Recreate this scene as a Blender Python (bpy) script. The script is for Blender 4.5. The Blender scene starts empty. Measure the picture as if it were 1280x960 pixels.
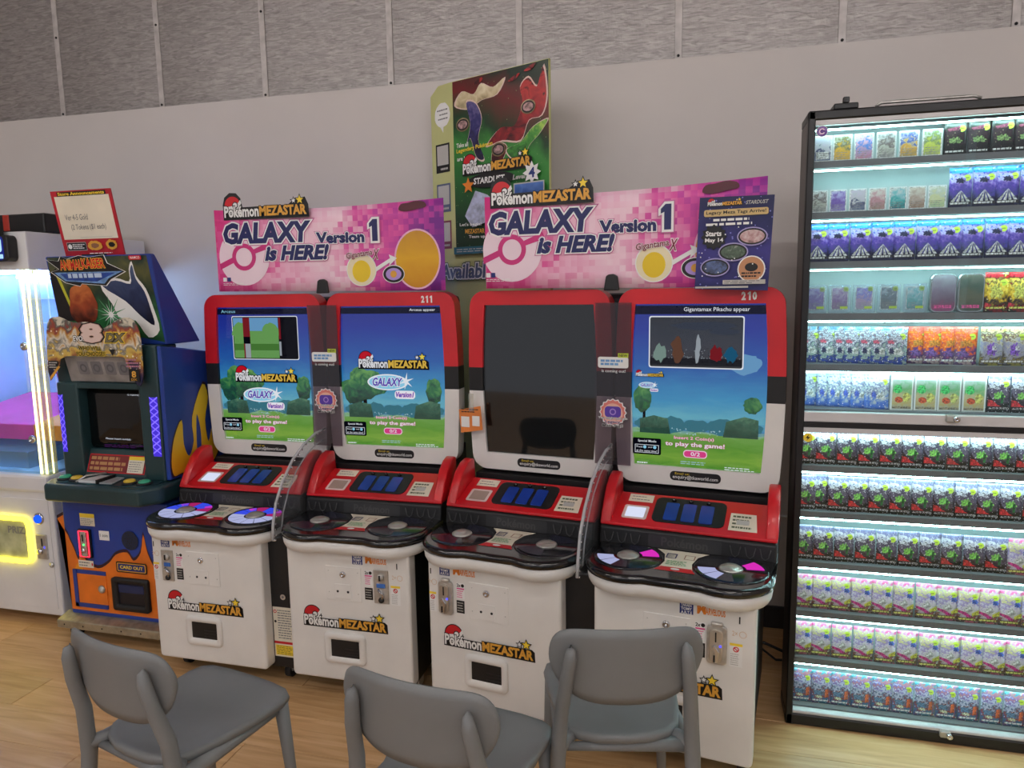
import bpy, bmesh, math, random
from mathutils import Matrix, Vector
random.seed(7)
R = math.radians
scene = bpy.context.scene
C = scene.collection

# ---------------------------------------------------------------- camera
F_PX = 887.0
cam_data = bpy.data.cameras.new('camera')
cam_data.sensor_fit = 'HORIZONTAL'
cam_data.sensor_width = 36.0
cam_data.lens = F_PX * 36.0 / 1280.0
cam_data.clip_start = 0.05
cam = bpy.data.objects.new('camera', cam_data)
C.objects.link(cam)
YAW, PITCH, ROLL = R(14.7), R(7.5), R(0.85)
fw = Vector((-math.sin(YAW)*math.cos(PITCH), math.cos(YAW)*math.cos(PITCH), -math.sin(PITCH)))
r0 = Vector((math.cos(YAW), math.sin(YAW), 0))
u0 = r0.cross(fw)
rt = r0*math.cos(ROLL) - u0*math.sin(ROLL)
up = r0*math.sin(ROLL) + u0*math.cos(ROLL)
cam.matrix_world = Matrix(((rt.x, up.x, -fw.x, 0), (rt.y, up.y, -fw.y, 0), (rt.z, up.z, -fw.z, 1.5), (0, 0, 0, 1)))
scene.camera = cam

# ---------------------------------------------------------------- world, exposure
world = bpy.data.worlds.new('store_ambient')
scene.world = world
world.use_nodes = True
bg = world.node_tree.nodes['Background']
bg.inputs['Color'].default_value = (0.80, 0.83, 0.92, 1)
bg.inputs['Strength'].default_value = 0.60
scene.view_settings.view_transform = 'Standard'
scene.view_settings.look = 'None'
scene.view_settings.gamma = 1.0
scene.view_settings.exposure = 0.0
scene.view_settings.use_curve_mapping = False
TUBE_STRENGTH = 59.0

# ---------------------------------------------------------------- colour and materials
def lin(c):
    c = c/255.0
    return c/12.92 if c <= 0.04045 else ((c+0.055)/1.055)**2.4
def col(rgb): return (lin(rgb[0]), lin(rgb[1]), lin(rgb[2]), 1.0)
MATS = {}
def new_mat(name):
    m = bpy.data.materials.new(name)
    m.use_nodes = True
    nt = m.node_tree
    b = nt.nodes['Principled BSDF']
    MATS[name] = m
    return m, nt, b
def nd(nt, t, **k):
    n = nt.nodes.new(t)
    for a, v in k.items(): setattr(n, a, v)
    return n
def ramp_set(rn, stops, interp='LINEAR'):
    cr = rn.color_ramp
    cr.interpolation = interp
    while len(cr.elements) > 1: cr.elements.remove(cr.elements[-1])
    cr.elements[0].position = stops[0][0]; cr.elements[0].color = col(stops[0][1])
    for p, c in stops[1:]:
        e = cr.elements.new(p); e.color = col(c)
def mat(name, rgb, rough=0.5, metal=0.0, coat=0.0, var=0.06, scale=6.0, bump=0.0, bscale=120.0, emis=None, estr=0.0, spec=0.5):
    if name in MATS: return MATS[name]
    m, nt, b = new_mat(name)
    b.inputs['Roughness'].default_value = rough
    b.inputs['Metallic'].default_value = metal
    b.inputs['Coat Weight'].default_value = coat
    b.inputs['Coat Roughness'].default_value = 0.08
    b.inputs['Specular IOR Level'].default_value = spec
    tc = nd(nt, 'ShaderNodeTexCoord')
    no = nd(nt, 'ShaderNodeTexNoise')
    no.inputs['Scale'].default_value = scale
    no.inputs['Detail'].default_value = 3
    nt.links.new(tc.outputs['Object'], no.inputs['Vector'])
    rp = nd(nt, 'ShaderNodeValToRGB')
    lo = tuple(max(0, x*(1-var)) for x in rgb); hi = tuple(min(255, x*(1+var)) for x in rgb)
    ramp_set(rp, [(0.3, lo), (0.7, hi)])
    nt.links.new(no.outputs['Fac'], rp.inputs['Fac'])
    nt.links.new(rp.outputs['Color'], b.inputs['Base Color'])
    if bump > 0:
        n2 = nd(nt, 'ShaderNodeTexNoise'); n2.inputs['Scale'].default_value = bscale; n2.inputs['Detail'].default_value = 4
        nt.links.new(tc.outputs['Object'], n2.inputs['Vector'])
        bp = nd(nt, 'ShaderNodeBump'); bp.inputs['Strength'].default_value = bump; bp.inputs['Distance'].default_value = 0.002
        nt.links.new(n2.outputs['Fac'], bp.inputs['Height']); nt.links.new(bp.outputs['Normal'], b.inputs['Normal'])
    if emis is not None:
        b.inputs['Emission Color'].default_value = col(emis)
        b.inputs['Emission Strength'].default_value = estr
    return m
def emit(name, rgb, s=1.0):
    """something that gives off light: a lamp, a lit screen or a lit sign"""
    if name in MATS: return MATS[name]
    m, nt, b = new_mat(name)
    nt.nodes.remove(b)
    e = nd(nt, 'ShaderNodeEmission')
    e.inputs['Color'].default_value = col(rgb); e.inputs['Strength'].default_value = s
    nt.links.new(e.outputs[0], nt.nodes['Material Output'].inputs['Surface'])
    return m
def art(name, stops, height, amp=0.35, scale=28.0, stretch=(1, 1, 1), rough=0.32, metal=0.0, emission=0.0, detail=5.0, x_amt=0.0, z0=0.0, mix=None):
    """abstract print: colour bands over the height broken up by noise, with flecks of voronoi"""
    if name in MATS: return MATS[name]
    m, nt, b = new_mat(name)
    tc = nd(nt, 'ShaderNodeTexCoord')
    mp = nd(nt, 'ShaderNodeMapping'); mp.inputs['Scale'].default_value = stretch
    nt.links.new(tc.outputs['Object'], mp.inputs['Vector'])
    no = nd(nt, 'ShaderNodeTexNoise'); no.inputs['Scale'].default_value = scale; no.inputs['Detail'].default_value = detail; no.inputs['Distortion'].default_value = 0.8
    nt.links.new(mp.outputs['Vector'], no.inputs['Vector'])
    sp = nd(nt, 'ShaderNodeSeparateXYZ'); nt.links.new(tc.outputs['Object'], sp.inputs[0])
    a = nd(nt, 'ShaderNodeMath', operation='SUBTRACT'); nt.links.new(sp.outputs['Z'], a.inputs[0]); a.inputs[1].default_value = z0
    d = nd(nt, 'ShaderNodeMath', operation='DIVIDE'); nt.links.new(a.outputs[0], d.inputs[0]); d.inputs[1].default_value = height
    xm = nd(nt, 'ShaderNodeMath', operation='MULTIPLY_ADD'); nt.links.new(sp.outputs['X'], xm.inputs[0]); xm.inputs[1].default_value = x_amt; nt.links.new(d.outputs[0], xm.inputs[2])
    n1 = nd(nt, 'ShaderNodeMath', operation='MULTIPLY_ADD'); nt.links.new(no.outputs['Fac'], n1.inputs[0]); n1.inputs[1].default_value = amp*2; n1.inputs[2].default_value = -amp
    ad = nd(nt, 'ShaderNodeMath', operation='ADD'); nt.links.new(xm.outputs[0], ad.inputs[0]); nt.links.new(n1.outputs[0], ad.inputs[1])
    rp = nd(nt, 'ShaderNodeValToRGB'); ramp_set(rp, stops)
    nt.links.new(ad.outputs[0], rp.inputs['Fac'])
    out = rp.outputs['Color']
    if mix:
        rgb, msc, mth = mix
        vo = nd(nt, 'ShaderNodeTexVoronoi'); vo.inputs['Scale'].default_value = msc
        nt.links.new(mp.outputs['Vector'], vo.inputs['Vector'])
        lt = nd(nt, 'ShaderNodeMath', operation='LESS_THAN'); nt.links.new(vo.outputs['Distance'], lt.inputs[0]); lt.inputs[1].default_value = mth
        mx = nd(nt, 'ShaderNodeMix', data_type='RGBA'); nt.links.new(lt.outputs[0], mx.inputs[0]); nt.links.new(out, mx.inputs[6]); mx.inputs[7].default_value = col(rgb)
        out = mx.outputs[2]
    if emission > 0:
        b.inputs['Base Color'].default_value = (0.01, 0.01, 0.01, 1)
        nt.links.new(out, b.inputs['Emission Color']); b.inputs['Emission Strength'].default_value = emission
        b.inputs['Roughness'].default_value = 0.12
    else:
        nt.links.new(out, b.inputs['Base Color']); b.inputs['Roughness'].default_value = rough; b.inputs['Metallic'].default_value = metal
    return m
def pixel_art(name):
    """pink print of random small squares, magenta at the ends and pale in the middle"""
    m, nt, b = new_mat(name)
    tc = nd(nt, 'ShaderNodeTexCoord')
    sn = nd(nt, 'ShaderNodeVectorMath', operation='SNAP'); sn.inputs[1].default_value = (0.022, 10.0, 0.022)
    nt.links.new(tc.outputs['Object'], sn.inputs[0])
    wn = nd(nt, 'ShaderNodeTexWhiteNoise'); nt.links.new(sn.outputs[0], wn.inputs['Vector'])
    no = nd(nt, 'ShaderNodeTexNoise'); no.inputs['Scale'].default_value = 4.5; nt.links.new(sn.outputs[0], no.inputs['Vector'])
    sp = nd(nt, 'ShaderNodeSeparateXYZ'); nt.links.new(tc.outputs['Object'], sp.inputs[0])
    mr = nd(nt, 'ShaderNodeMapRange'); mr.inputs[1].default_value = -0.5; mr.inputs[2].default_value = 0.5
    nt.links.new(sp.outputs['X'], mr.inputs[0])
    k = nd(nt, 'ShaderNodeMath', operation='MULTIPLY_ADD'); nt.links.new(wn.outputs['Value'], k.inputs[0]); k.inputs[1].default_value = 0.16; k.inputs[2].default_value = -0.34
    k2 = nd(nt, 'ShaderNodeMath', operation='MULTIPLY_ADD'); nt.links.new(no.outputs['Fac'], k2.inputs[0]); k2.inputs[1].default_value = 0.55; nt.links.new(k.outputs[0], k2.inputs[2])
    ad = nd(nt, 'ShaderNodeMath', operation='ADD'); nt.links.new(mr.outputs[0], ad.inputs[0]); nt.links.new(k2.outputs[0], ad.inputs[1])
    rp = nd(nt, 'ShaderNodeValToRGB')
    ramp_set(rp, [(0.0, (214, 50, 130)), (0.15, (226, 96, 160)), (0.35, (244, 190, 214)), (0.55, (248, 214, 228)), (0.72, (226, 90, 168)), (0.86, (190, 60, 160)), (1.0, (120, 40, 140))])
    nt.links.new(ad.outputs[0], rp.inputs['Fac'])
    nt.links.new(rp.outputs['Color'], b.inputs['Base Color'])
    b.inputs['Roughness'].default_value = 0.60
    return m
def clear(name, tint=(255, 255, 255), opacity=0.12, rough=0.03, ior=1.45):
    """thin clear or smoked sheet: mostly see-through, with a glossy fresnel reflection"""
    if name in MATS: return MATS[name]
    m, nt, b = new_mat(name)
    nt.nodes.remove(b)
    tr = nd(nt, 'ShaderNodeBsdfTransparent'); tr.inputs[0].default_value = col(tint)
    df = nd(nt, 'ShaderNodeBsdfDiffuse'); df.inputs[0].default_value = col(tint)
    m1 = nd(nt, 'ShaderNodeMixShader'); m1.inputs[0].default_value = opacity
    nt.links.new(tr.outputs[0], m1.inputs[1]); nt.links.new(df.outputs[0], m1.inputs[2])
    gl = nd(nt, 'ShaderNodeBsdfGlossy'); gl.inputs['Roughness'].default_value = rough
    lw = nd(nt, 'ShaderNodeLayerWeight'); lw.inputs[0].default_value = 0.5      # Schlick, the same from both sides of a thin sheet
    pw = nd(nt, 'ShaderNodeMath', operation='POWER'); nt.links.new(lw.outputs['Facing'], pw.inputs[0]); pw.inputs[1].default_value = 4.0
    f0 = ((ior-1)/(ior+1))**2
    fr = nd(nt, 'ShaderNodeMath', operation='MULTIPLY_ADD'); nt.links.new(pw.outputs[0], fr.inputs[0]); fr.inputs[1].default_value = 0.8; fr.inputs[2].default_value = f0
    m2 = nd(nt, 'ShaderNodeMixShader')
    nt.links.new(fr.outputs[0], m2.inputs[0]); nt.links.new(m1.outputs[0], m2.inputs[1]); nt.links.new(gl.outputs[0], m2.inputs[2])
    nt.links.new(m2.outputs[0], nt.nodes['Material Output'].inputs['Surface'])
    return m

WHITE = mat('white_plastic', (232, 230, 226), 0.34, var=0.02)
WHITE2 = mat('white_print', (240, 240, 238), 0.4, var=0.0)
CREAM = mat('cream_paper', (232, 224, 204), 0.6, var=0.03)
BLACK = mat('black_plastic', (22, 22, 24), 0.45, var=0.1)
BLACKG = mat('black_gloss', (12, 12, 14), 0.12, coat=0.6, var=0.05)
INK = mat('black_ink', (18, 17, 20), 0.45, var=0.0)
RED = mat('red_plastic', (204, 24, 34), 0.32, var=0.04, coat=0.2)
REDP = mat('red_print', (204, 24, 36), 0.4, var=0.0)
NAVY = mat('navy_print', (26, 30, 92), 0.35, var=0.0)
ORANGE = mat('orange_print', (232, 132, 40), 0.4, var=0.0)
GOLD = mat('gold_print', (224, 164, 60), 0.4, var=0.0)
YELLOW = mat('yellow_print', (248, 216, 60), 0.4, var=0.0)
PINKW = mat('pale_pink_print', (248, 216, 230), 0.3, var=0.0)
PINK = mat('pink_print', (222, 84, 150), 0.3, var=0.0)
STEEL = mat('brushed_steel', (196, 193, 188), 0.36, metal=0.7, var=0.08, scale=40)
CHROME = mat('chrome', (210, 210, 214), 0.16, metal=1.0, var=0.03)
GREYL = mat('pale_grey_print', (190, 188, 184), 0.5, var=0.0)
GREY = mat('grey_print', (120, 120, 122), 0.5, var=0.0)
DBLUE = mat('dark_blue_print', (34, 50, 120), 0.4, var=0.0)

# ---------------------------------------------------------------- mesh building
class MB:
    def __init__(s): s.v = []; s.f = []; s.mi = []; s.sm = []; s.mats = []
    def idx(s, m):
        if m not in s.mats: s.mats.append(m)
        return s.mats.index(m)
    def add(s, vs, fs, m, smooth=False):
        o = len(s.v); i = s.idx(m)
        s.v.extend([tuple(p) for p in vs])
        for f in fs:
            s.f.append([a+o for a in f]); s.mi.append(i); s.sm.append(smooth)
        return s
    def solid(s, vs, fs, m, bev=0.0, seg=2, smooth=False, ang=30):
        if bev <= 0: return s.add(vs, fs, m, smooth)
        bm = bmesh.new()
        bv = [bm.verts.new(p) for p in vs]
        for f in fs: bm.faces.new([bv[i] for i in f])
        bmesh.ops.recalc_face_normals(bm, faces=bm.faces)
        bm.normal_update()
        es = [e for e in bm.edges if len(e.link_faces) == 2 and e.calc_face_angle(0) > R(ang)]
        bmesh.ops.bevel(bm, geom=es, offset=bev, offset_type='OFFSET', segments=seg, affect='EDGES', profile=0.5)
        bm.verts.index_update()
        s.add([v.co[:] for v in bm.verts], [[v.index for v in f.verts] for f in bm.faces], m, smooth)
        bm.free(); return s
    def box(s, x0, x1, y0, y1, z0, z1, m, bev=0.0, seg=2):
        vs = [(x0,y0,z0),(x1,y0,z0),(x1,y1,z0),(x0,y1,z0),(x0,y0,z1),(x1,y0,z1),(x1,y1,z1),(x0,y1,z1)]
        fs = [(3,2,1,0),(4,5,6,7),(0,1,5,4),(1,2,6,5),(2,3,7,6),(3,0,4,7)]
        return s.solid(vs, fs, m, bev, seg)
    def prism(s, pts, a0, a1, axis, m, bev=0.0, seg=2, smooth=False):
        n = len(pts)
        def mk(p, a): return (a, p[0], p[1]) if axis == 'x' else ((p[0], a, p[1]) if axis == 'y' else (p[0], p[1], a))
        vs = [mk(p, a0) for p in pts] + [mk(p, a1) for p in pts]
        fs = [list(range(n))[::-1], list(range(n, 2*n))] + [(i, (i+1) % n, (i+1) % n+n, i+n) for i in range(n)]
        return s.solid(vs, fs, m, bev, seg, smooth)
    def loft(s, rings, m, cap=True, smooth=True, closed=True):
        n = len(rings[0]); vs = [p for r in rings for p in r]; fs = []
        for k in range(len(rings)-1):
            for i in range(n if closed else n-1):
                j = (i+1) % n
                fs.append((k*n+i, k*n+j, (k+1)*n+j, (k+1)*n+i))
        o = len(s.v); s.add(vs, fs, m, smooth)
        if cap and closed:
            i = s.idx(m)
            s.f.append([o+q for q in range(n)][::-1]); s.mi.append(i); s.sm.append(False)
            s.f.append([o+(len(rings)-1)*n+q for q in range(n)]); s.mi.append(i); s.sm.append(False)
        return s
    def tube(s, path, rad, m, n=8, smooth=True):
        P = [Vector(p) for p in path]; rings = []
        ref = Vector((0.13, 0.27, 0.95))
        for k, p in enumerate(P):
            t = (P[min(k+1, len(P)-1)]-P[max(k-1, 0)]).normalized()
            a = t.cross(ref)
            if a.length < 1e-3: a = t.cross(Vector((1, 0, 0)))
            a.normalize(); b = t.cross(a)
            r = rad[k] if isinstance(rad, (list, tuple)) else rad
            ra, rb = r if isinstance(r, (list, tuple)) else (r, r)
            rings.append([tuple(p+a*(math.cos(q*2*math.pi/n)*ra)+b*(math.sin(q*2*math.pi/n)*rb)) for q in range(n)])
        return s.loft(rings, m, smooth=smooth)
    def lathe(s, prof, c, axis, m, n=24, sx=1.0, sy=1.0):
        rings = []
        for r, h in prof:
            ring = []
            for q in range(n):
                a = q*2*math.pi/n; u, v = math.cos(a)*r*sx, math.sin(a)*r*sy
                ring.append((c[0]+u, c[1]+v, c[2]+h) if axis == 'z' else ((c[0]+u, c[1]-h, c[2]+v) if axis == 'y' else (c[0]+h, c[1]+u, c[2]+v)))
            rings.append(ring)
        return s.loft(rings, m)
    def mesh(s, name, recalc=True):
        me = bpy.data.meshes.new(name)
        me.from_pydata(s.v, [], s.f)
        for m in s.mats: me.materials.append(m)
        me.polygons.foreach_set('material_index', s.mi)
        me.polygons.foreach_set('use_smooth', s.sm)
        if recalc:
            bm = bmesh.new(); bm.from_mesh(me); bmesh.ops.recalc_face_normals(bm, faces=bm.faces); bm.to_mesh(me); bm.free()
        me.update()
        return me
    def build(s, name, parent=None, label=None, recalc=True, loc=None, rz=None):
        o = bpy.data.objects.new(name, s.mesh(name, recalc))
        C.objects.link(o)
        if parent is not None: o.parent = parent
        if loc is not None: o.location = loc
        if rz is not None: o.rotation_euler = (0, 0, rz)
        if label: o['label'] = label
        return o
def tag(o, label, cat, group=None, kind=None):
    if label: o['label'] = label
    if cat: o['category'] = cat
    if group: o['group'] = group
    if kind: o['kind'] = kind
    return o
def thing(name, label, cat, loc=(0, 0, 0), rz=0.0, group=None):
    o = bpy.data.objects.new(name, None); C.objects.link(o)
    o.empty_display_size = 0.1
    o.location = loc; o.rotation_euler = (0, 0, rz)
    return tag(o, label, cat, group)
def struct(o): o['kind'] = 'structure'; return o
def copy_tree(o, parent=None):
    c = o.copy(); C.objects.link(c)
    if parent is not None: c.parent = parent
    for ch in list(o.children): copy_tree(ch, c)
    return c

# ---------------------------------------------------------------- printed decals (flat print, lettering)
TXT = {}
def text_mesh(body, off, shear):
    k = (body, off, shear)
    if k not in TXT:
        cu = bpy.data.curves.new('lettering', 'FONT')
        cu.body = body; cu.size = 1.0; cu.offset = off; cu.shear = shear; cu.resolution_u = 2; cu.fill_mode = 'FRONT'
        ob = bpy.data.objects.new('lettering', cu)
        me = ob.to_mesh()
        TXT[k] = ([v.co[:2] for v in me.vertices], [list(p.vertices) for p in me.polygons])
        ob.to_mesh_clear()
        bpy.data.objects.remove(ob); bpy.data.curves.remove(cu)
    return TXT[k]
STEP = 0.0003
class Deco(MB):
    def __init__(s, frame, n0=0.0006):
        super().__init__(); s.fr = frame; s.n = n0
    def put(s, uvs, fs, m):
        s.add([s.fr(u, v, s.n) for u, v in uvs], fs, m); s.n += STEP; return s
    def poly(s, pts, m): return s.put(pts, [list(range(len(pts)))], m)
    def rect(s, u0, v0, u1, v1, m): return s.poly([(u0, v0), (u1, v0), (u1, v1), (u0, v1)], m)
    def disc(s, cu, cv, r, m, rv=None, a0=0, a1=360, n=28):
        rv = r if rv is None else rv
        full = abs(a1-a0) >= 360
        k = n if full else n+1
        pts = [(cu+r*math.cos(R(a0+(a1-a0)*i/n)), cv+rv*math.sin(R(a0+(a1-a0)*i/n))) for i in range(k)]
        if not full and abs(a1-a0) != 180: pts.append((cu, cv))
        return s.poly(pts, m)
    def ring(s, cu, cv, r0, r1, m, rv0=None, rv1=None, a0=0, a1=360, n=32):
        rv0 = r0 if rv0 is None else rv0; rv1 = r1 if rv1 is None else rv1
        pts = []; fs = []
        for i in range(n+1):
            a = R(a0+(a1-a0)*i/n)
            pts += [(cu+r0*math.cos(a), cv+rv0*math.sin(a)), (cu+r1*math.cos(a), cv+rv1*math.sin(a))]
        for i in range(n): fs.append((2*i, 2*i+1, 2*i+3, 2*i+2))
        return s.put(pts, fs, m)
    def rrect(s, u0, v0, u1, v1, r, m, n=5): return s.poly(rr(u0, v0, u1, v1, r, n), m)
    def frame(s, u0, v0, u1, v1, w, m):
        pts = [(u0, v0), (u1, v0), (u1, v1), (u0, v1), (u0+w, v0+w), (u1-w, v0+w), (u1-w, v1-w), (u0+w, v1-w)]
        return s.put(pts, [(0, 1, 5, 4), (1, 2, 6, 5), (2, 3, 7, 6), (3, 0, 4, 7)], m)
    def star(s, cu, cv, r, m, k=0.45, rot=90, n=5):
        return s.poly([(cu+(r if i % 2 == 0 else r*k)*math.cos(R(rot+i*180/n)), cv+(r if i % 2 == 0 else r*k)*math.sin(R(rot+i*180/n))) for i in range(2*n)], m)
    def text(s, body, u0, v0, u1, v1, m, bold=0.0, shear=0.0, out=None, ow=0.05, skew=0.0):
        vs, fs = text_mesh(body, bold, shear)
        if not vs: return s
        x0 = min(p[0] for p in vs); x1 = max(p[0] for p in vs); y0 = min(p[1] for p in vs); y1 = max(p[1] for p in vs)
        su = (u1-u0)/max(x1-x0, 1e-6); sv = (v1-v0)/max(y1-y0, 1e-6)
        def mp(p):
            u = u0+(p[0]-x0)*su
            return (u, v0+(p[1]-y0)*sv+skew*(u-u0))
        if out is not None:
            for k, om in enumerate(out if isinstance(out, (list, tuple)) else [out]):
                w = ow[k] if isinstance(ow, (list, tuple)) else ow
                vo, fo = text_mesh(body, bold+w, shear)
                s.put([mp(p) for p in vo], fo, om)
        return s.put([mp(p) for p in vs], fs, m)
    def one(s, u0, v0, u1, v1, m):
        w = u1-u0; h = v1-v0
        return s.poly([(u0+w*0.40, v0), (u1, v0), (u1, v1), (u0+w*0.50, v1), (u0, v1-h*0.20), (u0, v1-h*0.36), (u0+w*0.40, v1-h*0.24)], m)
    def lines(s, u0, v0, u1, v1, n, m, fill=0.45, seed=1):
        """rows of print too small to read"""
        rg = random.Random(seed); h = (v1-v0)/n; pts = []; fs = []
        for i in range(n):
            y = v1-(i+0.5)*h; x = u0; e = u0+(u1-u0)*rg.uniform(0.7, 1.0)
            while x < e:
                w = min(rg.uniform(0.06, 0.2)*(u1-u0), e-x); o = len(pts)
                pts += [(x, y-h*fill/2), (x+w, y-h*fill/2), (x+w, y+h*fill/2), (x, y+h*fill/2)]; fs.append((o, o+1, o+2, o+3))
                x += w+0.03*(u1-u0)
        return s.put(pts, fs, m)
    def build(s, name='print', parent=None, label=None, **k): return super().build(name, parent, label, recalc=False, **k)
def rr(u0, v0, u1, v1, r, n=5):
    pts = []
    for cx, cy, a in ((u1-r, v0+r, -90), (u1-r, v1-r, 0), (u0+r, v1-r, 90), (u0+r, v0+r, 180)):
        for i in range(n+1): pts.append((cx+r*math.cos(R(a+90*i/n)), cy+r*math.sin(R(a+90*i/n))))
    return pts
def front(y): return lambda u, v, n: (u, y-n, v)              # a plane facing the camera side
def top(z): return lambda u, v, n: (u, v, z+n)

def star_logo(d, u0, v0, w, lit=0.0):
    """the game's wordmark with its red and white ball and two stars"""
    k = w/335.0
    if lit:
        a = emit('lit_logo_black', (14, 12, 20), lit); wh = emit('lit_logo_white', (240, 240, 245), lit); rd = emit('lit_logo_red', (205, 20, 40), lit); go = emit('lit_logo_gold', (232, 190, 80), lit); ye = emit('lit_logo_yellow', (250, 225, 90), lit)
    else: a, wh, rd, go, ye = INK, WHITE2, REDP, GOLD, YELLOW
    U = lambda x: u0+x*k
    V = lambda y: v0+y*k
    d.poly([(U(-2), V(-5)), (U(337), V(-5)), (U(335), V(30)), (U(325), V(38)), (U(146), V(36)), (U(140), V(30)), (U(-2), V(30))], a)
    d.disc(U(37), V(42), 36*k, a)
    d.disc(U(37), V(42), 32.5*k, rd, a0=5, a1=185)
    d.disc(U(37), V(42), 32.5*k, wh, a0=188, a1=368, n=20)
    d.poly([(U(60), V(34)), (U(74), V(50)), (U(70), V(62)), (U(54), V(44))], wh)
    d.disc(U(48), V(44), 12*k, a); d.disc(U(48), V(44), 8.5*k, wh)
    for x, y, r in ((282, 50, 15), (306, 52, 22)): d.star(U(x), V(y), r*k, a)
    for x, y, r in ((282, 50, 9), (306, 52, 15.5)): d.star(U(x), V(y), r*k, ye if r > 10 else wh)
    d.text('Pokémon', U(3), V(1), U(143), V(41), wh, 0.035, 0.0, out=a, ow=0.05)
    d.text('MEZASTAR', U(146), V(2), U(332), V(37), go, 0.045, 0.0, out=a, ow=0.06)
# ================================================================ THE SETTING
WALL_Y = 3.18
FOIL_Z = 2.448
WALLM = mat('wall_paint', (206, 200, 197), 0.7, var=0.015, scale=2.0, bump=0.15, bscale=60)
mb = MB(); mb.box(-6.0, 4.0, WALL_Y, WALL_Y+0.10, 0.0, FOIL_Z, WALLM)
struct(mb.build('wall_back'))

def foil_material():
    m, nt, b = new_mat('crinkled_foil')
    b.inputs['Metallic'].default_value = 0.5
    tc = nd(nt, 'ShaderNodeTexCoord')
    mp = nd(nt, 'ShaderNodeMapping'); mp.inputs['Scale'].default_value = (16, 1, 90); mp.inputs['Rotation'].default_value = (0, R(-6), 0)
    nt.links.new(tc.outputs['Object'], mp.inputs['Vector'])
    n1 = nd(nt, 'ShaderNodeTexNoise'); n1.inputs['Scale'].default_value = 1.0; n1.inputs['Detail'].default_value = 6; n1.inputs['Distortion'].default_value = 1.2
    nt.links.new(mp.outputs['Vector'], n1.inputs['Vector'])
    mp2 = nd(nt, 'ShaderNodeMapping'); mp2.inputs['Scale'].default_value = (110, 1, 50)
    nt.links.new(tc.outputs['Object'], mp2.inputs['Vector'])
    n2 = nd(nt, 'ShaderNodeTexNoise'); n2.inputs['Scale'].default_value = 1.0; n2.inputs['Detail'].default_value = 3
    nt.links.new(mp2.outputs['Vector'], n2.inputs['Vector'])
    ad = nd(nt, 'ShaderNodeMath', operation='MULTIPLY_ADD'); nt.links.new(n2.outputs['Fac'], ad.inputs[0]); ad.inputs[1].default_value = 0.5; nt.links.new(n1.outputs['Fac'], ad.inputs[2])
    bp = nd(nt, 'ShaderNodeBump'); bp.inputs['Strength'].default_value = 0.42; bp.inputs['Distance'].default_value = 0.005
    nt.links.new(ad.outputs[0], bp.inputs['Height']); nt.links.new(bp.outputs['Normal'], b.inputs['Normal'])
    rp = nd(nt, 'ShaderNodeValToRGB'); ramp_set(rp, [(0.3, (134, 129, 127)), (0.7, (178, 172, 170))])
    nt.links.new(n1.outputs['Fac'], rp.inputs['Fac']); nt.links.new(rp.outputs['Color'], b.inputs['Base Color'])
    b.inputs['Roughness'].default_value = 0.46
    return m
FOIL = foil_material()
TAPE = mat('silver_tape', (186, 180, 178), 0.5, metal=0.2, var=0.08, scale=20)
mb = MB(); mb.box(-6.0, 4.0, WALL_Y+0.09, WALL_Y+0.14, FOIL_Z, 4.0, mat('insulation_board', (120, 118, 120), 0.7))
foil_wall = struct(mb.build('wall_upper'))
seams = [-5.5, -4.78, -4.08, -3.33, -2.70, -2.091, -1.42, -0.795, -0.101, 0.54, 1.15, 1.85, 2.55, 3.3, 4.0]
for i in range(len(seams)-1):
    x0, x1 = seams[i]+0.002, seams[i+1]-0.002
    mb = MB(); nx, nz = 14, 20; vs = []; fs = []
    zlow = FOIL_Z-0.012
    rg = random.Random(i)
    ph = rg.uniform(0, 6)
    for a in range(nx+1):
        for b_ in range(nz+1):
            x = x0+(x1-x0)*a/nx; t = b_/nz; z = zlow+(4.0-zlow)*t
            sag = 0.010*math.sin(math.pi*a/nx)*(0.6+0.4*math.sin(z*5+ph))
            if b_ == 0: z += 0.006*math.sin(x*9+ph)
            vs.append((x, WALL_Y+0.075-sag, z))
    for a in range(nx):
        for b_ in range(nz): fs.append((a*(nz+1)+b_, (a+1)*(nz+1)+b_, (a+1)*(nz+1)+b_+1, a*(nz+1)+b_+1))
    mb.add(vs, fs, FOIL, True)
    mb.build('foil_panel', foil_wall)
for i, x in enumerate(seams[1:-1]):
    mb = MB(); mb.box(x-0.015, x+0.015, WALL_Y+0.068, WALL_Y+0.074, FOIL_Z-0.008, 4.0, TAPE, 0.001, 1)
    st = mb.build('seam_tape', foil_wall)
    mb = MB()
    for z in (FOIL_Z+0.03, FOIL_Z+0.42, FOIL_Z+0.9): mb.lathe([(0.006, 0), (0.006, 0.003), (0.0, 0.004)], (x, WALL_Y+0.068, z), 'y', BLACK, 8)
    mb.build('rivet', st)

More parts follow.
